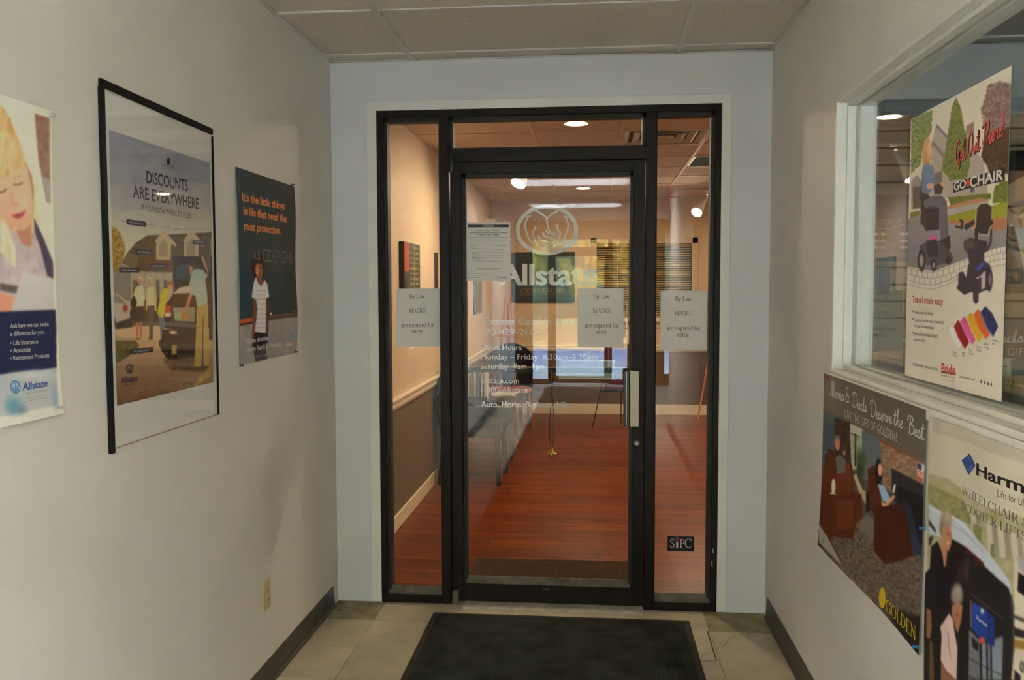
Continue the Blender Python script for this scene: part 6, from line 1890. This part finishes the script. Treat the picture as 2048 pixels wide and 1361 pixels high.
MB().tube([(BX0+0.25, YR+0.008, BZ1-0.02), (BX0+0.25, YR+0.008, BZ0+0.35)], 0.003, 6).build('tilt_wand', M['trim_white'], bw)

# ---- framed board on the far wall
cb = empty('customer_board', (0.066, YR, 1.365))
tag(cb, 'dark framed board with gold lettering on the office far wall', 'sign board')
MB().box((-0.318, YR-0.022, 1.365), (0.452, YR-0.002, 1.975), 0.004).build('frame', M['black_metal'], cb)
box('panel', (-0.296, YR-0.025, 1.387), (0.430, YR-0.021, 1.953), M['dark_teal'], cb)
shC = front_sheet(-0.318, 0.452, 1.365, 1.975, YR-0.026)
put(letters(shC, 'CUSTOMER CARE', (1042, 587), (1130, 586), 9.5, M['gold'], cb, face='roman', n=0.0006), shC, cb)
inkstroke(shC, cb, [[(1040, 590), (1132, 589)]], 0.003, M['gold'], 'gold_rule', smooth=False)
inkstroke(shC, cb, [[(1050, 572), (1070, 566), (1088, 564), (1106, 566), (1126, 572)], [(1078, 560), (1088, 550), (1098, 560)]], 0.008, M['gold'], 'gold_flourish')

# ---- pictures on the left wall of the office
def wall_picture(y0, y1, z0, z1, dep, label, paint, name='wall_picture'):
    t = empty(name, (XL, (y0+y1)/2, z0))
    tag(t, label, 'picture')
    MB().box((XL, y0, z0), (XL+dep, y1, z1), 0.003).build('frame', M['black_metal'], t)
    sh = Sheet((XL+dep+0.001, y0+0.006, z0+0.006), (0, 1, 0), (1, 0, 0), y1-y0-0.012, z1-z0-0.012)
    P = Paint(sh, 60, 80, (60, 52, 44), 1.0)
    paint(P)
    o = P.make('picture_print', M['print'])
    o.parent = t; o.matrix_parent_inverse = Matrix.Identity(4); o.matrix_basis = Matrix.Translation(-woff(t)) @ sh.mw()
def paint_a(P):
    W_, H_ = P.sh.W, P.sh.H
    P.c[...] = 0
    U_, V_ = P.u/W_, P.v/H_
    n1 = vnoise(P.u*1000, P.v*1000, 40, 3); n2 = vnoise(P.u*1000, P.v*1000, 18, 8)
    P.c[...] = np.array((36, 34, 28))+np.stack([n1*30, n1*26+n2*8, n1*18], -1)
    red = (V_ > 0.70) & (U_ < 0.30); P.c[red] = (176, 66, 40)
    for k in range(9):
        r_ = (abs(V_-0.52-0.055*k) < 0.010) & (U_ > 0.34) & (U_ < 0.9) & (n2 > 0.35); P.c[r_] = (150, 128, 96)
    r_ = (abs(U_-0.62) < 0.02) & (V_ > 0.3); P.c[r_] = (160, 110, 70)
    r_ = (abs(V_-0.45) < 0.012) & (U_ > .3) & (U_ < .65); P.c[r_] = (176, 118, 70)
def paint_b(P):
    U_, V_ = P.u/P.sh.W, P.v/P.sh.H
    P.c[...] = (186, 170, 118)
    r_ = (abs(U_-.5) < .28) & (abs(V_-.45) < .26); P.c[r_] = (92, 74, 66)
def paint_c(P):
    n1 = vnoise(P.u*1000, P.v*1000*0.2, 40, 5)
    P.c[...] = np.array((62, 64, 66))+n1[..., None]*np.array((50, 50, 50))
wall_picture(1.42, 1.93, 1.20, 1.835, 0.034, 'dark collage board with a red corner on the office left wall, nearest the door', paint_a)
wall_picture(2.66, 3.15, 1.45, 1.815, 0.030, 'black framed picture with a cream mount, second along the office left wall', paint_b)
wall_picture(4.84, 5.42, 1.262, 1.84, 0.02, 'grey streaked print on the office left wall, below the payment notice', paint_c)

# ---- waiting chairs
def make_chair():
    t = empty('waiting_chair')
    MB().box((-0.26, -0.26, 0.37), (0.26, 0.24, 0.47), 0.035, 3).build('seat', M['upholstery'], t, local=True, smooth=True)
    bk = MB()
    prof = [(-0.25, 0.44), (0.25, 0.44)]+[(0.25*math.cos(a), 0.70+0.19*math.sin(a)) for a in np.linspace(0.0, math.pi, 16)]
    bk.prism(prof, 0.18, 0.26, 'y')
    bmesh.ops.bevel(bk.bm, geom=[e for e in bk.bm.edges if abs(e.verts[0].co.y-e.verts[1].co.y) < 1e-5], offset=0.022, segments=2, affect='EDGES')
    bk.build('backrest', M['upholstery'], t, local=True, smooth=True)
    for sx in (-1, 1):
        MB().bar((sx*0.235, -0.22, 0.0), (sx*0.235, -0.21, 0.38), 0.036, 0.036, 0.004).build('leg', M['dark_wood'], t, local=True)
        MB().bar((sx*0.235, 0.24, 0.0), (sx*0.225, 0.205, 0.40), 0.036, 0.036, 0.004).build('leg', M['dark_wood'], t, local=True)
    MB().box((-0.235, -0.225, 0.32), (0.235, -0.200, 0.375), 0.003).box((-0.235, 0.19, 0.32), (0.235, 0.215, 0.375), 0.003).build('seat_rail', M['dark_wood'], t, local=True)
    return t
ch0 = make_chair()
CH = [(-0.27, 2.78, math.pi/2, 'plum upholstered waiting chair nearest the door along the office left wall'),
      (-0.27, 3.36, math.pi/2, 'plum upholstered waiting chair just before the magazine table'),
      (-0.285, 5.84, 0.0, 'plum round-backed chair in the far left office corner, facing the door')]
for i, (x, y, rz, lb) in enumerate(CH):
    o = ch0 if i == 0 else copy_tree(ch0)
    o.location = (x, y, 0); o.rotation_euler = (0, 0, rz)
    tag(o, lb, 'chair', 'waiting chairs of the office')
# cherry armchair by the corner
ac = empty('wooden_armchair', (-0.22, 5.16, 0), 1.2)
tag(ac, 'cherry wood armchair with a bent arm rail beyond the magazine table', 'chair')
MB().lathe([(0, 0.42), (0.23, 0.42), (0.245, 0.44), (0.24, 0.462), (0, 0.468)], (0, 0, 0), 'z', 24).build('seat', M['cherry'], ac, local=True, smooth=True)
MB().tube([(0.27*math.cos(a), 0.27*math.sin(a), 0.66) for a in np.linspace(-0.25, math.pi+0.25, 18)], 0.020, 10).build('arm_rail', M['cherry'], ac, local=True, smooth=True)
for k in range(5):
    a = math.pi*(0.06+0.22*k)
    MB().tube([(0.20*math.cos(a), 0.20*math.sin(a), 0.45), (0.265*math.cos(a), 0.265*math.sin(a), 0.655)], 0.009, 8).build('spindle', M['cherry'], ac, local=True)
for sx, sy in ((-1, -1), (1, -1), (-1, 1), (1, 1)):
    MB().tube([(sx*0.15, sy*0.15, 0.43), (sx*0.19, sy*0.19, 0.0)], [0.020, 0.013], 8).build('leg', M['cherry'], ac, local=True)
# magazine table with holder and magazines
mt = empty('magazine_table', (-0.28, 4.20, 0))
tag(mt, 'low dark wooden table between the waiting chairs', 'table')
MB().box((-0.545, 3.80, 0.455), (-0.03, 4.62, 0.485), 0.006).build('table_top', M['dark_wood'], mt)
for sx in (-0.525, -0.055):
    for sy in (3.82, 4.60):
        MB().box((sx-0.02, sy-0.02, 0), (sx+0.02, sy+0.02, 0.455), 0.003).build('leg', M['dark_wood'], mt)
hd = empty('brochure_holder', (-0.40, 3.98, 0.485))
tag(hd, 'brochure holder standing on the magazine table', 'holder')
MB().box((-0.50, 3.86, 0.486), (-0.30, 4.10, 0.494)).box((-0.50, 4.092, 0.494), (-0.30, 4.10, 0.62)).box((-0.50, 3.86, 0.494), (-0.30, 3.866, 0.53)).build('stand', M['black'], hd)
bc = [(0.55, 0.52, 0.45), (0.30, 0.33, 0.36), (0.60, 0.56, 0.48), (0.16, 0.20, 0.26), (0.50, 0.44, 0.36), (0.62, 0.60, 0.54)]
for k in range(6):
    x = -0.495+0.033*k
    o = MB().box((x, 3.885, 0.4945), (x+0.022, 4.075, 0.73+0.02*((k*5) % 4)), 0.001, 1).build('brochure', mat('brochure paper', bc[k], 0.5))
    tag(o, ['cream brochure', 'grey brochure', 'pale brochure', 'slate blue brochure', 'tan brochure', 'white brochure'][k]+' standing in the holder on the magazine table', 'brochure', 'brochures in the holder')
for k, (x, y, rz, c) in enumerate(((-0.20, 4.36, 0.2, (0.55, 0.45, 0.34)), (-0.19, 4.37, -0.15, (0.62, 0.58, 0.50)))):
    o = MB().box((-0.11, -0.14, 0), (0.11, 0.14, 0.008), 0.001, 1).build('magazine', mat('magazine cover', c, 0.4), local=True)
    o.location = (x, y, 0.4855+0.0085*k); o.rotation_euler = (0, 0, rz)
    tag(o, ['tan magazine lying on the magazine table, lower of two', 'cream magazine lying on the magazine table, upper of two'][k], 'magazine', 'magazines on the table')
# easels
def easel(name, x, y, h, spread, m, label, bar_=True, th=0.02, lz=0.87):
    t = empty(name, (x, y, 0))
    tag(t, label, 'easel')
    for sx in (-1, 1):
        MB().bar((sx*spread, 0, 0), (sx*0.03, 0.03, h), th, th, 0.002).build('leg', m, t, local=True)
    MB().bar((0, 0.26, 0), (0, 0.04, h*0.95), th, th, 0.002).build('rear_leg', m, t, local=True)
    MB().box((-spread*0.75, -0.05, lz-0.02), (spread*0.75, 0.0, lz), 0.002).build('ledge', m, t, local=True)
    if bar_:
        MB().box((-spread*0.55, 0.008, lz*0.5), (spread*0.55, 0.022, lz*0.5+0.03)).build('cross_bar', m, t, local=True)
    return t
easel('wooden_easel', 2.22, 6.18, 1.75, 0.32, M['easel_wood'], 'orange wooden easel at the right edge of the right sidelight')
MB_ = MB().box((2.02, 6.130, 0.872), (2.44, 6.150, 1.58), 0.003).build('canvas_board', mat('grey canvas', (0.34, 0.31, 0.32), 0.8))
tag(MB_, 'grey canvas board resting on the wooden easel', 'canvas')
easel('wooden_easel', -0.34, 6.20, 1.42, 0.17, M['easel_wood'], 'small wooden easel near the far left office corner', lz=0.98)
easel('metal_easel', 0.99, 5.45, 1.35, 0.32, M['black_metal'], 'thin black metal tripod easel behind the door handle', False, 0.012, 0.42)
o = MB().box((0.80, 5.385, 0.4205), (1.34, 5.400, 0.93), 0.003).build('maroon_board', M['maroon'])
tag(o, 'maroon display board standing on the black metal easel', 'display board')
# reception desk out of view to the right, tall cabinet
dk = empty('reception_desk', (3.2, 3.6, 0))
tag(dk, 'cherry reception desk at the right of the office, hidden by the end wall', 'desk')
MB().box((2.75, 2.6, 0.04), (3.35, 4.6, 0.72)).build('body', M['cherry'], dk)
MB().box((2.68, 2.55, 0.72), (3.42, 4.65, 0.76), 0.005).build('desk_top', M['dark_wood'], dk)
MB().box((2.80, 2.65, 0.0), (3.30, 4.55, 0.04)).build('plinth', M['dark_wood'], dk)

# ================================================================== SHOP THINGS
# ---- slatwall
sx0, sx1 = 1.64, 3.90
sw_ = empty('slatwall', ((sx0+sx1)/2, -0.02, 0.1))
tag(sw_, 'tan slatwall panelling with dark grooves on the shop end wall', 'wall panel')
box('groove_backing', (sx0, -0.006, 0.10), (sx1, -0.001, 2.285), M['slat_groove'], sw_)
z = 2.285; zt = 2.231
k = 0
while z > 0.12:
    lo = zt if k == 0 else z-0.0762+0.009
    piece('slat', (sx0, -0.024, max(lo, 0.10)), (sx1, -0.006, z), M['slat'], sw_)
    z = (zt-0.009) if k == 0 else z-0.0762
    k += 1
MB().box((sx0, -0.03, 2.285), (sx1, 0, 2.35), 0.003).build('cap_trim', M['plaster'], sw_)
# ---- twin of the recliner poster on the slatwall
ref = sMo
qd = ref.uv(1620+418/3.78, 720+385/3.78)[0]/ref.W
tw = Twin((2.575-1.22*qd, -0.027, 0.575), (1, 0, 0), (0, -1, 0), 1.22, 0.80)
tw.ref = ref
Tp = Paint(tw, 150, 220, (80, 74, 66), 2.2)
moms(Tp)
pT = poster(Tp, 'recliner_poster', 'second dark grey recliner poster, hanging on the slatwall inside the shop', M['print'])
moms_text(tw, pT)
# ---- dark flooring-sample style poster left of it
sAm = front_sheet(1.70, 2.112, 1.645, 1.942, -0.0265)
Am = Paint(sAm, 90, 100, (46, 42, 38), 2.4)
Am.crop(1700, 180, 3.582)
Am.grad([(0, 700), (460, 700), (460, 1300), (0, 1300)], (58, 52, 46), (34, 36, 40))
for r_, y in enumerate((1030, 1080, 1125)):
    for x in (60, 150, 205, 345, 390):
        Am.poly([(x, y), (x+35, y-10), (x+62, y+5), (x+30, y+16)], (132-10*r_, 124-8*r_, 108), .6)
for y in (1060, 1105, 1150, 1172):
    Am.line([(60, y), (425, y)], 3, (110, 106, 98), .8)
Am.poly([(0, 1165), (440, 1165), (440, 1225), (0, 1225)], (70, 82, 94), 1, .6)
Am.line([(165, 985), (275, 997), (378, 968)], 5, (140, 132, 118))
pAm = poster(Am, 'sample_poster', 'small black product poster at the left end of the slatwall in the shop', M['print'])
write(sAm, pAm, 'Amtero', (150, 962), (362, 956), 44, (0.30, 0.28, 0.25), shear=.2, crop=(1700, 180, 3.582))
# ---- navy folder display under it, on a peg
nb = empty('pamphlet_rack', (1.93, -0.03, 1.50))
tag(nb, 'dark navy pamphlet pocket on the slatwall below the small black poster', 'rack')
MB().box((1.72, -0.060, 1.50), (2.00, -0.052, 1.62), 0.002).box((1.72, -0.06, 1.495), (2.00, -0.0265, 1.502)).build('pocket', mat('navy plastic', (0.02, 0.03, 0.05), 0.4), nb)
MB().box((1.73, -0.050, 1.503), (1.99, -0.030, 1.640), 0.001).build('pamphlets', mat('tan leaflet', (0.20, 0.15, 0.09), 0.6), nb)
# ---- framed black scooter print seen right of the window poster
sP = front_sheet(2.30, 2.95, 1.50, 2.13, -0.0265)
Sp = Paint(sP, 130, 130, (118, 100, 82), 1.9)
Sp.crop(1960, 200, 3.78)
Sp.poly([(-900, 380), (1500, 380), (1500, 560), (360, 570), (300, 590), (220, 640), (-900, 700)], (16, 16, 17), .6)
Sp.line([(200, 800), (250, 850), (300, 860), (380, 800), (460, 790)], 26, (26, 26, 28)).line([(300, 860), (310, 980), (290, 1100)], 22, (28, 28, 30)).line([(230, 810), (300, 800), (420, 800)], 16, (30, 28, 28))
Sp.ell(310, 880, 12, 14, (150, 150, 146)).ell(234, 950, 8, 12, (160, 160, 156))
Sp.poly([(-400, 920), (260, 960), (340, 1340), (-400, 1400)], (34, 38, 36), 1.5)
for k in range(6): Sp.line([(200+k*18, 1040+k*40), (330, 1220+k*20)], 5, (110, 114, 112))
Sp.poly([(262, 968), (520, 960), (520, 1260), (330, 1260)], (150, 158, 162), .8).ell(345, 1140, 30, 30, (150, 160, 70), soft=.5)
Sp.poly([(-400, 1290), (900, 1290), (900, 1500), (-400, 1500)], (70, 56, 34), 2)
pSp = poster(Sp, 'scooter_poster', 'tan and black scooter poster on the slatwall, right of the window poster', M['print'])
